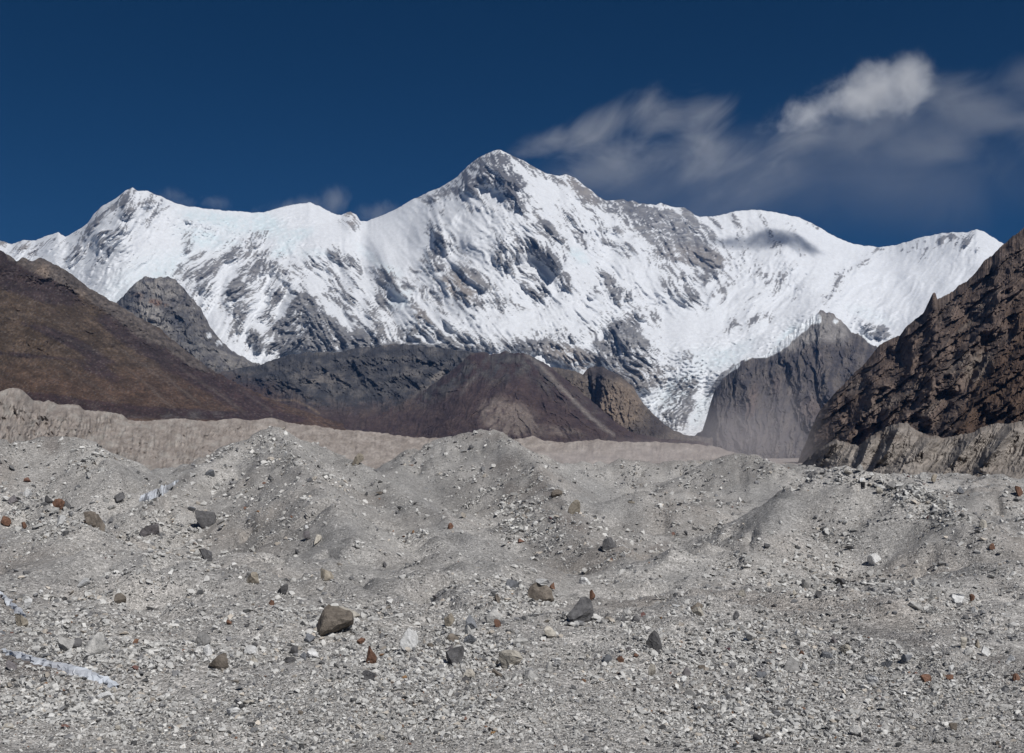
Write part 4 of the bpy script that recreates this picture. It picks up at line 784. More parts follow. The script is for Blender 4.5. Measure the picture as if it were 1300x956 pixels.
# (column, row of its foot, width, height in the frame, stone, label, short name used by its neighbours)
HERO = [
    (423, 813, 48, 29, 'brown', 'big rounded brown boulder in front of a long cream slab', 'the big brown boulder'),
    (434, 787, 44, 13, 'cream', 'long flat cream slab lying just behind the big brown boulder', None),
    (737, 794, 47, 30, 'charcoal', 'big dark charcoal boulder with a pointed top, largest dark rock in view', 'the big charcoal boulder'),
    (686, 765, 34, 20, 'brown', 'grey brown boulder carrying a small white stone on its top', 'the white capped boulder'),
    (701, 750, 8, 8, 'rust', 'little red brown stone at the right shoulder of the white capped boulder', None),
    (519, 825, 23, 23, 'white', 'bright white square block with a dark shadow under its left edge', 'the bright white block'),
    (471, 841, 14, 19, 'rust', 'upright orange brown stone standing alone on pale gravel', 'the upright orange stone'),
    (458, 819, 13, 8, 'rust', 'flat pinkish rust stone between the big brown boulder and the bright white block', None),
    (577, 847, 25, 20, 'charcoal', 'lumpy dark charcoal boulder among white stones near the lower edge', 'the lumpy charcoal boulder'),
    (570, 829, 11, 9, 'purple', 'small dark stone touching the back of the lumpy charcoal boulder', None),
    (596, 819, 16, 12, 'slate', 'dark slate stone in front of a pale greenish one', 'the dark slate stone'),
    (595, 808, 13, 12, 'pale', 'pale grey stone squeezed between two blue grey slates', None),
    (598, 801, 14, 17, 'slate', 'upright blue grey slate to the right of the yellow tan stone', 'the upright slate'),
    (570, 797, 14, 16, 'tan', 'yellow tan angular stone standing left of the upright slate', 'the yellow tan stone'),
    (574, 815, 16, 9, 'brown', 'mottled brown stone below the yellow tan stone', None),
    (631, 797, 10, 8, 'rust', 'small bright red stone under the pale slab', 'the small red stone'),
    (625, 792, 21, 17, 'pale', 'pale leaning slab just above the small red stone', None),
    (631, 766, 9, 10, 'brown', 'small brown stone left of the white capped boulder', None),
    (650, 748, 19, 10, 'slate', 'flat slate to the left of the white capped boulder', None),
    (648, 849, 32, 20, 'cream', 'big split cream block near the lower edge', 'the split cream block'),
    (631, 860, 14, 9, 'brown', 'dark brown stone below the split cream block', None),
    (595, 863, 17, 12, 'cream', 'pinkish cream stone at the lower edge behind a small dark one', None),
    (590, 866, 10, 8, 'charcoal', 'small dark stone leaning on the pinkish cream stone', None),
    (468, 865, 19, 11, 'charcoal', 'dark flat stone at the lower edge below the upright orange stone', None),
    (675, 864, 24, 10, 'pale', 'long pale greenish slab at the lower edge right of the split cream block', None),
    (661, 820, 21, 8, 'pale', 'flat pale stone lying above the split cream block', None),
    (698, 810, 16, 12, 'cream', 'rounded cream stone with a dark crack at its foot, below the white capped boulder', None),
    (708, 847, 10, 10, 'white', 'small white stone on smooth silt right of the split cream block', None),
    (697, 853, 9, 11, 'pale', 'narrow pale stone beside the small white stone on silt', None),
    (752, 762, 8, 12, 'rust', 'narrow rust coloured stone above the big charcoal boulder', None),
    (743, 744, 15, 9, 'white', 'white slab uphill from the big charcoal boulder', None),
    (830, 826, 23, 21, 'charcoal', 'dark pyramid shaped boulder right of the big charcoal boulder', 'the dark pyramid boulder'),
    (835, 832, 11, 7, 'charcoal', 'small dark stone at the foot of the dark pyramid boulder', None),
    (788, 843, 11, 8, 'rust', 'rust red stone left of the dark pyramid boulder', 'the rust red stone'),
    (808, 838, 8, 5, 'rust', 'smaller rust red chip between the rust red stone and the dark pyramid boulder', None),
    (772, 842, 12, 9, 'slate', 'tilted dark slate left of the rust red stone', None),
    (828, 859, 10, 14, 'cream', 'upright cream stone below the dark pyramid boulder', None),
    (793, 791, 9, 7, 'charcoal', 'left of two small dark stones right of the big charcoal boulder', None),
    (808, 791, 11, 7, 'charcoal', 'right of two small dark stones right of the big charcoal boulder', None),
    (797, 781, 12, 9, 'pale', 'pale stone just behind two small dark stones', None),
    (887, 783, 16, 10, 'cream', 'smooth pinkish tan boulder with a dark hollow behind it', 'the pinkish tan boulder'),
    (885, 775, 19, 7, 'brown', 'flat brown rock roofing the pinkish tan boulder', None),
    (1005, 855, 27, 17, 'grey', 'wide grey dome shaped boulder with a white stone at its right end', 'the grey dome boulder'),
    (1022, 854, 8, 12, 'white', 'narrow white stone at the right end of the grey dome boulder', None),
    (935, 786, 9, 9, 'charcoal', 'small dark stone in gravel right of the pinkish tan boulder', None),
    (942, 758, 10, 8, 'cream', 'pale pinkish stone uphill of a small dark stone', None),
    (1010, 759, 8, 8, 'cream', 'small round cream stone below the twin white blocks', None),
    (1025, 749, 13, 12, 'pale', 'left one of the twin white blocks below the smooth grey slope', 'the twin white blocks'),
    (1037, 749, 12, 10, 'pale', 'right one of the twin white blocks below the smooth grey slope', None),
    (1069, 743, 15, 7, 'charcoal', 'flat dark slab right of the twin white blocks', None),
    (1040, 759, 10, 7, 'charcoal', 'dark stone below the twin white blocks', None),
    (1051, 837, 15, 7, 'slate', 'flat blue grey slate right of the grey dome boulder', None),
    (1018, 833, 8, 6, 'rust', 'dark red stone above the grey dome boulder', None),
    (1060, 818, 11, 9, 'purple', 'purple grey stone below the dark silt band', None),
    (1074, 830, 15, 11, 'cream', 'cream boulder at the left end of the dark silt scar', None),
    (872, 859, 13, 10, 'purple', 'purple grey stone near the lower edge left of the grey dome boulder', None),
    (868, 866, 10, 7, 'white', 'white stone at the lower edge beside a purple grey one', None),
    (1112, 719, 17, 12, 'white', 'white block with a dark shadow at its left, on the slope of the right mound', 'the lone white block'),
    (1104, 734, 13, 9, 'pale', 'left stone of a pale pair below the lone white block', None),
    (1116, 732, 11, 7, 'pale', 'right stone of a pale pair below the lone white block', None),
    (1163, 746, 10, 10, 'pale', 'pale upright stone right of the pale pair', None),
    (1165, 777, 18, 9, 'pale', 'tilted pale slab with a dark underside above the dark silt scar', 'the tilted pale slab'),
    (1219, 767, 19, 11, 'white', 'wide white stone with a small rust stone at its upper right', 'the wide white stone'),
    (1235, 764, 8, 7, 'rust', 'small rust stone at the upper right of the wide white stone', None),
    (1239, 778, 10, 8, 'white', 'small white stone below the small rust stone', None),
    (1225, 825, 11, 13, 'cream', 'upright yellowish cream stone right of the dark silt scar', 'the yellowish cream stone'),
    (1231, 834, 12, 9, 'pale', 'pale stone in front of the yellowish cream stone', None),
    (1242, 824, 7, 10, 'tan', 'narrow tan stone right of the yellowish cream stone', None),
    (1254, 834, 14, 12, 'white', 'pinkish white block with a shadow at its left near the right edge', None),
    (1128, 849, 14, 8, 'slate', 'flat slate in white rubble below the dark silt scar', None),
    (1154, 845, 16, 10, 'slate', 'slate blue rock at the lower rim of the dark silt scar', None),
    (1109, 867, 18, 10, 'white', 'smooth white boulder at the lower edge, right of the middle', 'the smooth white boulder'),
    (1178, 868, 16, 10, 'rust', 'rust orange boulder at the lower edge right of the smooth white boulder', None),
    (1207, 864, 11, 6, 'rust', 'flat dark red stone at the lower edge below the yellowish cream stone', None),
    (1292, 866, 10, 9, 'rust', 'rust stone in the lower right corner', None),
    (1286, 843, 13, 9, 'white', 'white stone by the right edge above the rust stone in the corner', None),
    (1209, 854, 8, 8, 'white', 'small white cube of rock above the flat dark red stone', None),
    (1295, 631, 13, 11, 'rust', 'rust brown boulder on the crest of the far right mound', None),
    (1249, 672, 10, 10, 'cream', 'peach coloured stone on the right flank of the stony right mound', None),
    (1260, 699, 7, 6, 'rust', 'small red stone on the right flank of the stony right mound', None),
    (1220, 626, 9, 7, 'slate', 'dark bluish stone in the gap between the two right mounds', None),
    (1117, 630, 9, 8, 'cream', 'cream stone on the face of the stony right mound', None),
    (1187, 614, 9, 8, 'tan', 'tan stone on the right shoulder of the stony right mound', None),
    (1135, 623, 16, 9, 'grey', 'dark grey block on the upper face of the stony right mound', None),
    (774, 698, 19, 13, 'charcoal', 'black boulder sitting in the hollow below the central mound', 'the black boulder in the hollow'),
    (729, 652, 16, 16, 'tan', 'upright sandy tan block at the edge of the slumped scar', 'the sandy tan block'),
    (707, 632, 15, 7, 'brown', 'thin dark slab left of the sandy tan block', None),
    (572, 673, 8, 7, 'rust', 'small orange stone alone on the grey slope of the central mound', None),
    (454, 592, 15, 12, 'tan', 'sandy block on the skyline dip between the left and central mounds', None),
    (488, 721, 6, 6, 'charcoal', 'tiny black stone alone on fine grey gravel', None),
    (259, 672, 28, 18, 'charcoal', 'dark grey faceted boulder below the ice cliff', 'the dark faceted boulder'),
    (259, 712, 20, 14, 'charcoal', 'dark jagged rock under pale blocks below the dark faceted boulder', None),
    (388, 687, 10, 9, 'purple', 'round purplish stone left of a cream one', None),
    (403, 692, 10, 10, 'cream', 'cream stone right of a round purplish one', None),
    (319, 744, 16, 14, 'tan', 'orange tan stone with a grey hood', 'the orange tan stone'),
    (318, 735, 17, 9, 'grey', 'grey rock hooding the orange tan stone', None),
    (358, 755, 14, 12, 'charcoal', 'dark rounded stone right of the orange tan stone', None),
    (414, 737, 18, 12, 'tan', 'pinkish tan rock uphill of the big brown boulder', None),
    (344, 769, 8, 6, 'rust', 'small rust stone in gravel below the dark rounded stone', None),
    (265, 606, 13, 8, 'slate', 'blue grey stone above the dark end of the ice cliff', None),
    (256, 821, 20, 16, 'grey', 'round grey boulder with a creamy white stone in front', 'the round grey boulder'),
    (262, 833, 13, 13, 'white', 'creamy white stone in front of the round grey boulder', None),
    (290, 795, 8, 7, 'rust', 'small red stone right of and above the round grey boulder', None),
    (393, 817, 15, 9, 'slate', 'blue grey stone at the left foot of the big brown boulder', None),
    (372, 833, 11, 11, 'charcoal', 'tilted dark stone left of and below the big brown boulder', None),
    (384, 839, 9, 10, 'slate', 'dark stone touching a white slab below the big brown boulder', None),
    (396, 836, 19, 9, 'white', 'white slab below the big brown boulder', None),
    (317, 832, 15, 9, 'white', 'white slab leaning on a dark stone right of the round grey boulder', None),
    (323, 826, 9, 8, 'charcoal', 'dark stone behind a white slab right of the round grey boulder', None),
    (322, 843, 11, 10, 'cream', 'peach stone below the white slab and its dark neighbour', None),
    (277, 852, 25, 15, 'brown', 'dusty brown lump below the creamy white stone', None),
    (365, 842, 19, 6, 'charcoal', 'long thin dark slab left of the white slab', None),
    (82, 828, 20, 18, 'pale', 'pale block left of a dark stone and a grey angular block', None),
    (97, 826, 13, 14, 'charcoal', 'dark stone wedged between two pale blocks', None),
    (117, 833, 27, 26, 'pale', 'large grey white angular block with a dark hollow at its left foot', 'the grey white angular block'),
    (150, 768, 16, 11, 'brown', 'brown stone with a white chip at its foot, uphill of the grey white angular block', None),
    (104, 749, 16, 9, 'white', 'pale oblong slab on smooth silt', None),
    (52, 755, 6, 5, 'white', 'tiny white stone on smooth pinkish silt', None),
    (24, 797, 16, 15, 'tan', 'tan rock beside the narrow frozen streak on the left', None),
    (34, 774, 12, 11, 'white', 'white stone right of the narrow frozen streak', None),
    (14, 850, 14, 9, 'purple', 'dark stone below the frozen stream near the corner', None),
    (71, 646, 17, 13, 'rust', 'rust red boulder flanked by two dark stones on the left slope', 'the rust red boulder'),
    (60, 640, 12, 9, 'charcoal', 'dark stone left of the rust red boulder', None),
    (84, 646, 10, 9, 'charcoal', 'dark stone right of the rust red boulder', None),
    (15, 641, 12, 9, 'purple', 'dark violet stone near the left edge', None),
    (33, 631, 10, 9, 'white', 'white stone uphill of the dark violet stone', None),
    (113, 667, 17, 16, 'brown', 'left half of the split brown boulder', 'the split brown boulder'),
    (124, 671, 16, 17, 'brown', 'right half of the split brown boulder', None),
    (150, 640, 15, 10, 'charcoal', 'dark egg shaped stone left of the ice cliff', None),
    (188, 683, 24, 12, 'purple', 'flat purple grey boulder below the ice cliff', 'the flat purple grey boulder'),
    (75, 671, 13, 12, 'white', 'white boulder left of the split brown boulder', None),
    (4, 669, 15, 9, 'rust', 'brown rock cut by the left edge', None),
    (29, 671, 8, 7, 'rust', 'small red brown stone left of the white boulder, beside the cut rock', None),
    (1107, 597, 9, 7, 'white', 'white block on top of the stony right mound', None),
    (1172, 609, 10, 8, 'pale', 'pale block on the crest right of the top of the stony right mound', None),
    (1092, 600, 9, 7, 'pale', 'pale block left of the white one on top of the stony right mound', None),
]
NC = 520000
r = np.exp(rng.uniform(math.log(30), math.log(600), NC))
uu = rng.uniform((-60 - CX) / F, (1360 - CX) / F, NC)
t = np.arctan(uu); sx = r * np.sin(t); sy_ = r * np.cos(t)
sz = ground_h(sx, sy_)
hz2 = ground_h(sx * 1.012, sy_ * 1.012)
face = F * ((hz2 - sz) / .012 - sz) / r           # rows of the frame covered per unit of log distance
px, row = project(sx, sy_, sz)
dn = fbm(sx / 11, sy_ / 11, 4, 231) + .5 * fbm(sx / 3, sy_ / 3, 3, 232)
fine = np.clip(ells(px, row, FINE), 0, 1); coarse = np.clip(ells(px, row, COARSE), 0, 1.2)
prob = np.clip(face / 260.0, .02, 1.0) * np.clip(.5 + 1.25 * dn + 1.0 * coarse, .07, 1.6) * (1 - .82 * fine)
ICE_LINES = [[(4, 830, 1), (45, 841, 1), (75, 848, 1), (112, 858, 1), (136, 868, 1), (150, 876, 1)], [(-6, 752, 1), (14, 768, 1), (32, 784, 1)], [(177, 634, 1), (206, 625, 1), (224, 614, 1)]]
prob = np.where(seglines(px, row, ICE_LINES, 9.0) > .42, 0, prob)
keep = rng.uniform(0, 1, NC) < prob * .86
sx, sy_, sz, px, row, dn, coarse, fine, r = [q[keep] for q in (sx, sy_, sz, px, row, dn, coarse, fine, r)]
HX, HY, HS = [], [], []
for q in HERO:                                       # small stones banked round the feet of the boulders
    g = ground_at(q[0], q[1])
    if g is None: continue
    w_ = q[2] * g[1] / F
    for _ in range(int(6 + q[2] * .5)):
        an = rng.uniform(0, 2 * math.pi); ra = rng.uniform(.42, .95) * w_
        HX.append(g[0] + ra * math.cos(an)); HY.append(g[1] + .38 * w_ + ra * .8 * math.sin(an)); HS.append(rng.uniform(.09, .30) * w_)
HX, HY, HS = np.array(HX), np.array(HY), np.array(HS)
HZ = ground_h(HX, HY); hpx, hrow = project(HX, HY, HZ)
sx, sy_, sz, px, row = np.r_[sx, HX], np.r_[sy_, HY], np.r_[sz, HZ], np.r_[px, hpx], np.r_[row, hrow]
dn, coarse, fine, r = np.r_[dn, HX * 0], np.r_[coarse, HX * 0], np.r_[fine, HX * 0], np.r_[r, np.hypot(HX, HY)]
n = len(sx)
u1 = rng.uniform(0, 1, n)
spx = 1.75 * u1 ** (-1 / 2.75) * (1 + .5 * coarse) * (1 - .22 * fine)
spx = spx * (1 + .7 * np.clip(fbm(sx / 14 + 9, sy_ / 14, 3, 234), -.35, .6))
spx = np.minimum(spx, 9.5)
size = spx * r / F
size = np.minimum(size, 1.6)
size[n - len(HS):] = HS; spx = size * F / r
kind = rng.uniform(0, 1, n)
tone = rng.normal(0, 1, n)
grey = np.clip(.47 + .10 * tone, .22, .70)
scol = np.stack([grey * 1.012, grey, grey * .968], -1)
dk = kind < .17; g2 = np.clip(.15 + .05 * tone, .07, .26); scol[dk] = np.stack([g2, g2, g2 * 1.03], -1)[dk]
wh = kind > .88; g3 = np.clip(.58 + .05 * tone, .5, .7); scol[wh] = np.stack([g3, g3 * .985, g3 * .95], -1)[wh]
tn = (kind > .80) & (kind < .85); scol[tn] = np.stack([grey * .98, grey * .89, grey * .78], -1)[tn]
ru = (kind > .86) & (kind < .866); scol[ru] = np.stack([.20 + .03 * tone, .115 + .02 * tone, .08 + 0 * tone], -1)[ru]
var = rng.integers(0, len(VARS), n)
small = spx < 4.4
var = np.where(small, 6 + var % 6, var)
RM = rot_mats(n)
stretch = np.stack([rng.uniform(.8, 1.35, n), rng.uniform(.8, 1.2, n), rng.uniform(.75, 1.3, n)], -1)
VV, FF, CC = [], [], []; off = 0
for k, (vv, ff) in enumerate(VARS):
    ix = np.nonzero(var == k)[0]
    if len(ix) == 0: continue
    P = np.einsum('nij,nkj->nki', RM[ix], vv[None] * stretch[ix][:, None, :]) * size[ix][:, None, None]
    P[..., 0] += sx[ix][:, None]; P[..., 1] += sy_[ix][:, None]; P[..., 2] += (sz[ix] + .16 * size[ix])[:, None]
    m = len(ix); nvv = len(vv)
    VV.append(P.reshape(-1, 3))
    FF.append((ff[None] + (off + np.arange(m) * nvv)[:, None, None]).reshape(-1, 3))
    CC.append(np.repeat(scol[ix], nvv, 0)); off += m * nvv
stone_m = tint_mat('stone', (.5, .12), .16, .5, .05, .9)
rub = link('rubble', mesh_np('rubble', np.concatenate(VV), np.concatenate(FF), np.concatenate(CC), False), stone_m)
tag(rub, 'loose grey and white angular stones covering the glacier mounds', 'rubble', 'stuff')
print('stones', n, 'triangles', sum(len(f) for f in FF))

# ------------------------------------------------------------------ boulders one can pick out
PAL = {
    'white': rock_mat('white_granite', (.54, .54, .525), (.74, .735, .715)),
    'pale': rock_mat('pale_granite', (.33, .325, .315), (.54, .53, .51)),
    'cream': rock_mat('cream_granite', (.36, .33, .285), (.58, .545, .48)),
    'grey': rock_mat('grey_gneiss', (.15, .148, .145), (.29, .285, .28)),
    'slate': rock_mat('blue_grey_slate', (.13, .136, .15), (.24, .25, .27)),
    'charcoal': rock_mat('charcoal_rock', (.065, .064, .068), (.16, .157, .16)),
    'brown': rock_mat('brown_gneiss', (.10, .085, .072), (.225, .195, .165)),
    'rust': rock_mat('rusty_rock', (.10, .055, .04), (.23, .13, .09)),
    'tan': rock_mat('tan_rock', (.23, .20, .16), (.42, .375, .31)),
    'purple': rock_mat('purple_grey_rock', (.12, .11, .118), (.22, .205, .21)),
}
def boulder_mesh(seed, dims, planes=11, lump=.07, sub=3, taper=0.0):
    rnd = random.Random(seed)
    bm = bmesh.new()
    bmesh.ops.create_icosphere(bm, subdivisions=sub, radius=1.0)
    V = np.array([v.co[:] for v in bm.verts])
    for i in range(planes):
        nrm = np.array([rnd.gauss(0, 1), rnd.gauss(0, 1), rnd.gauss(0, .8)]); nrm /= np.linalg.norm(nrm)
        d = V @ nrm; lim = rnd.uniform(.28, .70)
        over = np.clip(d - lim, 0, None)
        V = V - np.outer(over, nrm)
    V = V + .018 * np.array([[rnd.gauss(0, 1) for _ in range(3)] for _ in range(len(V))])
    V = V * (1 + lump * fbm(V[:, 0] * 1.7 + seed, V[:, 1] * 1.7 + V[:, 2] * 1.3, 4, seed)[:, None])
    ext = V.max(0) - V.min(0); V = (V - (V.max(0) + V.min(0)) / 2) / ext
    V[:, 2] += .5
    if taper: V[:, :2] = V[:, :2] * (1 + .15 * taper - taper * V[:, 2:3]) + np.array((.10, 0)) * taper * V[:, 2:3]
    V = V * np.array(dims)
    for v, c in zip(bm.verts, V): v.co = c
    me = bpy.data.meshes.new('boulder'); bm.to_mesh(me); bm.free()
    me.polygons.foreach_set('use_smooth', np.zeros(len(me.polygons), bool))
    return me
GRP = 'boulders lying on the glacier rubble'
def put_boulder(me, p, ww, dd, mat_key, label, rz=0.0):
    o = bpy.data.objects.new('boulder', me)
    if not me.materials: me.materials.append(PAL[mat_key])
    o.location = (p[0], p[1] + dd * .42, p[2] - .0)
    o.rotation_euler = (0, 0, rz)
    C.objects.link(o)
    return tag(o, label, 'boulder', None, GRP)
placed = []
for i, (cx, foot, wp, hp, key, label, short) in enumerate(HERO):
    p = ground_at(cx, foot)
    if p is None: continue
    w = wp * p[1] / F; h = hp * p[1] / F * 1.12; dpt = w * random.Random(i).uniform(.65, .95)
    me = boulder_mesh(500 + i, (w * 1.04, dpt, h + .2 * w), planes=random.Random(i).randint(9, 14), taper=.72 if 'pointed' in label or 'pyramid shaped' in label else .25 if wp < 14 else .1)
    zb = float(ground_h(np.array([p[0]]), np.array([p[1] + dpt * .42]))[0])
    q = np.array((p[0], p[1], min(zb, p[2] + .3 * h) - .2 * w))
    put_boulder(me, q, w, dpt, key, label)
    placed.append((cx, foot, wp, short))
# the small white cap resting on the grey brown boulder
host = next(o for o in C.objects if o.get('label', '').startswith('grey brown boulder carrying'))
zt = max(v.co.z for v in host.data.vertices)
k = host.location.y / F
cap_me = boulder_mesh(901, (18 * k, 10 * k, 8 * k))
cap = bpy.data.objects.new('boulder', cap_me); cap_me.materials.append(PAL['white'])
cap.location = (host.location.x + 3 * k, host.location.y - 3 * k, host.location.z + .9 * zt)
C.objects.link(cap)
tag(cap, 'small white stone resting on top of a grey brown boulder', 'boulder', None, GRP)
# further boulders, the largest that are left, in shared shapes
SHAPES = [boulder_mesh(700 + i, (1.0, .85, .72), planes=12, sub=2) for i in range(9)]
BY = {}
def shape_of(i, key):
    if (i, key) not in BY:
        m = SHAPES[i].copy(); m.materials.append(PAL[key]); BY[(i, key)] = m
    return BY[(i, key)]
SH = [h for h in placed if h[3]]
WORD = {'white': 'white', 'pale': 'pale grey', 'cream': 'cream', 'grey': 'mid grey', 'slate': 'blue grey', 'charcoal': 'dark', 'brown': 'brown', 'rust': 'rusty', 'tan': 'tan', 'purple': 'purplish'}
rn = random.Random(44)
extra = []
tries = 0
while len(extra) < 158 and tries < 5000:
    tries += 1
    cx = rn.uniform(-5, 1305); row_ = rn.uniform(600, 950)
    co = float(np.clip(ells(np.array([cx]), np.array([row_]), COARSE)[0] - .7 * ells(np.array([cx]), np.array([row_]), FINE)[0], 0, 1)) + (.5 if row_ > 866 else 0)
    if rn.random() > .12 + co: continue
    if any(abs(cx - q[0]) < .55 * (q[2] + 10) and abs(row_ - q[1]) < .5 * (q[2] + 8) for q in placed): continue
    wp = 6.5 * rn.random() ** (-1 / 3.2)
    if row_ < 680: wp *= .85
    wp = min(wp, 15 if row_ < 866 else 26)
    p = ground_at(cx, row_)
    if p is None or p[1] > 300: continue
    key = rn.choices(['white', 'pale', 'cream', 'grey', 'slate', 'charcoal', 'brown', 'rust', 'tan', 'purple'], [22, 34, 6, 12, 6, 9, 5, 3, 2, 3])[0]
    extra.append((cx, row_, wp, key, p))
    placed.append((cx, row_, wp, None))
def near_words(cx, row_):
    b = min(SH, key=lambda h: (h[0] - cx) ** 2 + 2.2 * (h[1] - row_) ** 2)
    dx, dy = cx - b[0], 1.5 * (row_ - b[1])
    if abs(dx) > 2.2 * abs(dy): d = 'to the left of' if dx < 0 else 'to the right of'
    elif abs(dy) > 2.2 * abs(dx): d = 'behind' if dy < 0 else 'in front of'
    else: d = ('behind and left of' if dx < 0 else 'behind and right of') if dy < 0 else ('in front and left of' if dx < 0 else 'in front and right of')
    far = math.hypot(dx, dy)
    return ('close ' if far < 45 and not d.startswith('close') else '') + d + ' ' + b[3], far
cands = []
for i, (cx, row_, wp, key, p) in enumerate(extra):
    where, far = near_words(cx, row_)
    form = rn.choice(['flat', 'upright', 'blocky', 'rounded'])
    cands.append([WORD[key], form, where, far])
count = {}
for c in cands: count.setdefault((c[0], c[1], c[2]), []).append(c)
for i, ((cx, row_, wp, key, p), c) in enumerate(zip(extra, cands)):
    same = sorted(count[(c[0], c[1], c[2])], key=lambda q: q[3])
    rank = next(k for k, q in enumerate(same) if q is c)
    pre = '' if len(same) == 1 else ('nearest ' if rank == 0 else 'farthest ' if rank == len(same) - 1 else 'middle ')
    label = pre + c[1] + ' ' + c[0] + ' stone ' + c[2]
    w = wp * p[1] / F
    hgt = {'flat': .5, 'upright': 1.25, 'blocky': .9, 'rounded': .85}[c[1]]
    o = put_boulder(shape_of(i % 9, key), np.array((p[0], p[1], p[2] - .14 * w)), w, w * .8, key, label, rn.uniform(-.5, .5))
    o.scale = (w, w, w * hgt)

# ------------------------------------------------------------------ ice showing through the rubble
ice_m = bpy.data.materials.new('glacier_ice'); ice_m.use_nodes = True
b = ice_m.node_tree.nodes['Principled BSDF']
b.inputs['Base Color'].default_value = (.50, .54, .60, 1); b.inputs['Roughness'].default_value = .35
tn_ = ice_m.node_tree.nodes.new('ShaderNodeTexNoise'); tn_.inputs['Scale'].default_value = 2.5; tn_.inputs['Detail'].default_value = 6
rp = ice_m.node_tree.nodes.new('ShaderNodeValToRGB')
rp.color_ramp.elements[0].position = .36; rp.color_ramp.elements[0].color = (.36, .37, .40, 1)
rp.color_ramp.elements[1].position = .65; rp.color_ramp.elements[1].color = (.66, .70, .76, 1)
ice_m.node_tree.links.new(tn_.outputs['Fac'], rp.inputs['Fac']); ice_m.node_tree.links.new(rp.outputs[0], b.inputs['Base Color'])
def poly_at(pts, n):
    P = np.array(pts, float); L = np.r_[0, np.cumsum(np.hypot(np.diff(P[:, 0]), np.diff(P[:, 1])))]
    t = np.linspace(0, L[-1], n)
    return [np.interp(t, L, P[:, k]) for k in range(P.shape[1])]
def ice_wall(pts, n, label):
    cx, foot, hh = poly_at(pts, n)
    rows = [[] for _ in range(6)]
    for i in range(n):
        p = ground_at(cx[i], foot[i])
        k = p[1] / F; h = hh[i] * k
        fl = .28 * h * abs(math.sin(i * 1.9)) + .12 * h * math.sin(i * .7)
        for j, (up, bk) in enumerate(((-.25, -.1), (.15, -.12), (.5, .0), (.85, .25), (1.0, .6), (.4, 1.5))):
            rows[j].append((p[0], p[1] + bk * h * 1.1 - fl * (1 - abs(up - .5)), p[2] + up * h * 1.05 + .08 * h * math.sin(i * 2.7 + j)))
    V = np.array(rows).reshape(-1, 3)
    o = link('ice_cliff', mesh_np('ice_cliff', V, grid_faces(6, n), None, False), ice_m)
    return tag(o, label, 'ice')
ice_wall([(177, 638, 7), (186, 636, 10), (196, 633, 11), (206, 629, 9), (214, 623, 8), (222, 616, 5), (226, 612, 3)], 46, 'fluted pale blue ice cliff showing through the rubble on the left')
def ice_strip(name, pts, n, label, seed):
    cx, rw, wd = poly_at(pts, n)
    r_ = random.Random(seed)
    rows = [[] for _ in range(7)]
    for i in range(n):
        p = ground_at(cx[i], rw[i])
        k = p[1] / F; w = wd[i] * k * (1.25 + .9 * float(fbm(np.array([i * .16 + seed]), np.array([.5]), 4, seed)[0])) * r_.uniform(.8, 1.15)
        for j in range(7):
            q = (j - 3) / 3
            y = p[1] + q * w * (1 if abs(j - 3) < 3 else r_.uniform(.75, 1.4)); x = p[0] + r_.uniform(-.12, .12)
            z = float(ground_h(np.array([x]), np.array([y]))[0]) + .24 * (1 - q * q) - .05 + r_.uniform(0, .05)
            rows[j].append((x, y, z))
    o = link(name, mesh_np(name, np.array(rows).reshape(-1, 3), grid_faces(7, n), None, False), ice_m)
    return tag(o, label, 'ice')
ice_strip('frozen_stream', [(4, 830, 2), (22, 834, 4), (45, 841, 4.5), (75, 848, 5.5), (95, 853, 8), (112, 858, 6), (125, 863, 6), (136, 868, 7), (150, 876, 5)], 60, 'white frozen stream running down to the lower left edge', 5)
ice_strip('frozen_stream', [(-6, 752, 3), (4, 758, 4), (14, 768, 4), (24, 777, 3.5), (32, 784, 2)], 34, 'narrow bluish frozen streak on the slope near the left edge', 6)

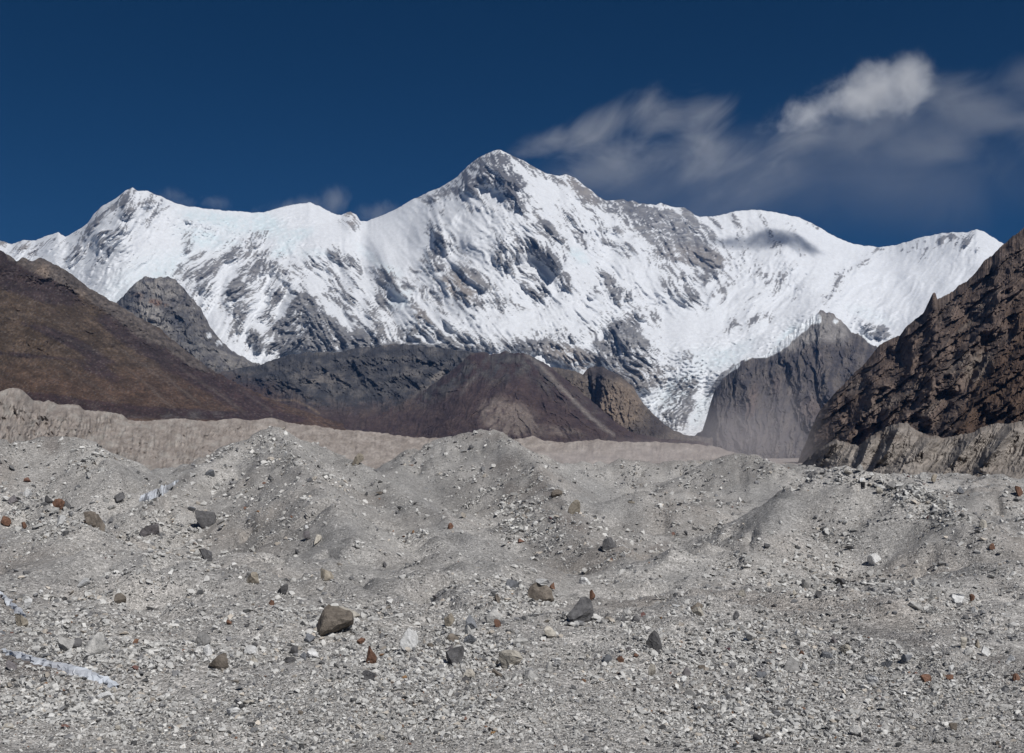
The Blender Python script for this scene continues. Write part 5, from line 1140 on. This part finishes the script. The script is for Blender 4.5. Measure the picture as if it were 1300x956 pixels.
# ------------------------------------------------------------------ air: clouds, blown snow, valley dust, haze
def volume_mat(name, blobs, density, nscale, amount, colour=(1, 1, 1), aniso=-.2, stretch=(1, 1, 1), rotz=0.0, lo=.35, rough=.66, step=.5, lift=0.0, dist=1.6):
    m = bpy.data.materials.new(name); m.use_nodes = True
    nt = m.node_tree; N = nt.nodes; Lk = nt.links.new
    N.remove(N['Principled BSDF'])
    out = N['Material Output']
    pv = N.new('ShaderNodeVolumePrincipled')
    pv.inputs['Color'].default_value = (*colour, 1); pv.inputs['Anisotropy'].default_value = aniso
    Lk(pv.outputs[0], out.inputs['Volume'])
    geo = N.new('ShaderNodeNewGeometry')
    def math_(op, a, b=None):
        q = N.new('ShaderNodeMath'); q.operation = op
        for k, v in ((0, a), (1, b)):
            if v is None: continue
            if isinstance(v, (int, float)): q.inputs[k].default_value = v
            else: Lk(v, q.inputs[k])
        return q.outputs[0]
    tot = None
    for c, rr, ang, amp in blobs:
        s_ = N.new('ShaderNodeVectorMath'); s_.operation = 'SUBTRACT'; s_.inputs[1].default_value = tuple(c)
        Lk(geo.outputs['Position'], s_.inputs[0])
        rt = N.new('ShaderNodeVectorRotate'); rt.rotation_type = 'Y_AXIS'; rt.inputs['Angle'].default_value = math.radians(ang)
        Lk(s_.outputs[0], rt.inputs['Vector'])
        dv = N.new('ShaderNodeVectorMath'); dv.operation = 'DIVIDE'; dv.inputs[1].default_value = tuple(rr)
        Lk(rt.outputs[0], dv.inputs[0])
        ln = N.new('ShaderNodeVectorMath'); ln.operation = 'LENGTH'; Lk(dv.outputs[0], ln.inputs[0])
        mr = N.new('ShaderNodeMapRange'); mr.interpolation_type = 'SMOOTHSTEP'
        mr.inputs[1].default_value = 1.0; mr.inputs[2].default_value = .05; mr.inputs[3].default_value = 0; mr.inputs[4].default_value = amp
        Lk(ln.outputs['Value'], mr.inputs[0])
        tot = mr.outputs[0] if tot is None else math_('MAXIMUM', tot, mr.outputs[0])
    mp = N.new('ShaderNodeMapping'); mp.inputs['Rotation'].default_value = (0, rotz, 0)
    mp.inputs['Scale'].default_value = tuple(nscale * q for q in stretch)
    mp.vector_type = 'TEXTURE'
    Lk(geo.outputs['Position'], mp.inputs['Vector'])
    t = N.new('ShaderNodeTexNoise'); t.inputs['Scale'].default_value = 1.0; t.inputs['Detail'].default_value = 6
    t.inputs['Roughness'].default_value = rough; t.inputs['Distortion'].default_value = dist
    Lk(mp.outputs[0], t.inputs['Vector'])
    e = math_('SUBTRACT', math_('ADD', tot, math_('MULTIPLY', math_('SUBTRACT', t.outputs['Fac'], .5), amount)), lo)
    e = math_('MAXIMUM', math_('MULTIPLY', e, 1.0 / (1.0 - lo)), 0.0)
    if lift: e = math_('POWER', e, lift)
    # nothing outside the blobs
    e = math_('MULTIPLY', e, math_('MINIMUM', math_('MULTIPLY', tot, 6.0), 1.0))
    Lk(math_('MULTIPLY', e, density), pv.inputs['Density'])
    try: m.cycles.volume_step_rate = step
    except Exception: pass
    return m
def lump(name, blobs, mat, label, cat, kind=None, sub=3):
    """closed body round the blobs of one cloud"""
    bm = bmesh.new()
    pts = []
    for c, rr, ang, amp in blobs:
        q = bmesh.new(); bmesh.ops.create_icosphere(q, subdivisions=2, radius=1.0)
        ca, sa = math.cos(math.radians(ang)), math.sin(math.radians(ang))
        for v in q.verts:
            x, y, z = v.co.x * rr[0], v.co.y * rr[1], v.co.z * rr[2]
            pts.append((c[0] + ca * x - sa * z, c[1] + y, c[2] + sa * x + ca * z))
        q.free()
    for p_ in pts: bm.verts.new(p_)
    bmesh.ops.convex_hull(bm, input=bm.verts)
    bmesh.ops.delete(bm, geom=[v for v in bm.verts if not v.link_faces], context='VERTS')
    me = bpy.data.meshes.new(name); bm.to_mesh(me); bm.free()
    return tag(link(name, me, mat), label, cat, kind)
def pb(px_, row_, Y, rx, rz, ang=0, amp=1.0, ry=None):
    k = Y / F
    return (at(px_, row_, Y), (rx * k, (ry if ry else rz) * k, rz * k), ang, amp)
puff = [pb(1122, 116, 9700, 90, 54, 10, 1.0, 60), pb(1150, 110, 9700, 56, 58, 0, 1.0, 50), pb(1078, 130, 9700, 110, 40, 12, .85, 55), pb(1040, 140, 9700, 100, 30, 14, .7, 45)]
lump('cloud', puff, volume_mat('cloud_white', puff, .0062, 320, 2.6, rotz=-.2, stretch=(1.1, 1.0, 1.0), lo=.12, rough=.72, step=.2, lift=1.7, dist=.3, aniso=0), 'bright puffy white cloud, the thickest in the sky', 'cloud', 'thing')
plume = [pb(1010, 172, 13800, 110, 34, 20, .75, 60), pb(700, 180, 13800, 80, 30, 20, .8, 60), pb(760, 165, 13800, 120, 46, 24, .8, 80), pb(835, 145, 13800, 120, 56, 16, .8, 80), pb(885, 135, 13800, 70, 50, 0, .75, 70), pb(800, 200, 13800, 190, 60, 10, .62, 80), pb(890, 200, 13800, 170, 84, 0, .6, 80)]
lump('cloud', plume, volume_mat('cloud_plume', plume, .0013, 720, 2.5, rotz=-.5, stretch=(1.6, 1.2, .8), lo=.30, rough=.7, step=.3, lift=1.35, dist=.6), 'wispy streaked cloud plume drifting right from the main summit', 'cloud', 'thing')
bank = [pb(1100, 165, 14200, 150, 46, 15, .9, 70), pb(1240, 140, 14200, 150, 60, -8, .75, 80), pb(1300, 105, 14200, 70, 60, 0, .75, 60), pb(1340, 160, 14200, 120, 80, 0, .75, 80), pb(1170, 180, 14200, 170, 74, 0, .62, 80)]
lump('cloud', bank, volume_mat('cloud_bank', bank, .0008, 800, 2.0, rotz=-.2, stretch=(1.5, 1.2, .9), lo=.26, rough=.66, step=.3, lift=1.3, dist=.6), 'thin torn cloud bank at the right edge of the sky', 'cloud', 'thing')
veil = [pb(960, 235, 14900, 340, 110, 0, .8, 60), pb(1150, 230, 14900, 320, 110, 0, .8, 60), pb(820, 235, 14900, 200, 80, 0, .7, 60)]
lump('cloud_veil', veil, volume_mat('cloud_veil', veil, .0005, 1300, 1.3, rotz=-.4, stretch=(1.6, 1.4, 1.0), lo=.1, step=.4, lift=1.2, dist=.6), 'thin grey veil of cloud low over the right half of the ridge', 'clouds', 'stuff')
drift = [pb(425, 258, 13300, 34, 44, -30, .85, 30), pb(375, 264, 13300, 80, 22, 10, .8, 30), pb(485, 274, 13300, 70, 30, 0, .65, 30)]
lump('blown_snow', drift, volume_mat('blown_snow', drift, .0019, 300, 2.0, rotz=.4, stretch=(1.0, 1.2, 1.6), lo=.26, step=.4, lift=1.3, dist=.6), 'blown snow trailing off the saddle left of the main summit', 'snow', 'stuff')
drift2 = [pb(226, 252, 13100, 60, 22, -12, .8, 24), pb(270, 258, 13100, 60, 16, 0, .6, 24)]
lump('blown_snow', drift2, volume_mat('blown_snow_left', drift2, .0017, 280, 2.0, lo=.28, step=.4, lift=1.3, dist=.6), 'blown snow trailing right from the left snow peak', 'snow', 'stuff')
dust = [pb(850, 580, 1500, 260, 40, 0, .8, 160), pb(950, 562, 1500, 150, 80, -8, 1.0, 150), pb(985, 540, 1500, 90, 90, -15, .8, 110), pb(720, 582, 1450, 170, 20, 0, .7, 140)]
lump('dust_haze', dust, volume_mat('valley_dust', dust, .0046, 260, .7, colour=(.86, .82, .84), aniso=0, lo=.02, step=.5, stretch=(1.6, 1.4, .8), lift=1.4, dist=.4), 'greyish pink dust hanging over the valley floor below the rock peak', 'dust', 'stuff')

top = max(float((np.array([v.co.z for v in bpy.data.objects['snow_mountain'].data.vertices])).max()), 0) + 4
hz = bpy.data.materials.new('haze'); hz.use_nodes = True
hz.node_tree.nodes.remove(hz.node_tree.nodes['Principled BSDF'])
pv = hz.node_tree.nodes.new('ShaderNodeVolumePrincipled')
pv.inputs['Color'].default_value = (.16, .42, 1.0, 1); pv.inputs['Density'].default_value = 1.25e-5; pv.inputs['Anisotropy'].default_value = 0.0
hz.node_tree.links.new(pv.outputs[0], hz.node_tree.nodes['Material Output'].inputs['Volume'])
lo_z = float(gV[:, 2].min()) - 1.0
X0, X1, Y0, Y1 = -7300, 7300, -7200, 12850
bv = np.array([(x, y, z) for z in (lo_z, top) for x, y in ((X0, Y0), (X1, Y0), (X1, Y1), (X0, Y1))], float)
bf = np.array([(0, 3, 2, 1), (4, 5, 6, 7), (0, 1, 5, 4), (1, 2, 6, 5), (2, 3, 7, 6), (3, 0, 4, 7)])
tag(link('haze', mesh_np('haze', bv, bf, None, False), hz), 'thin bluish mountain air between the camera and the far peaks', 'haze', 'stuff')
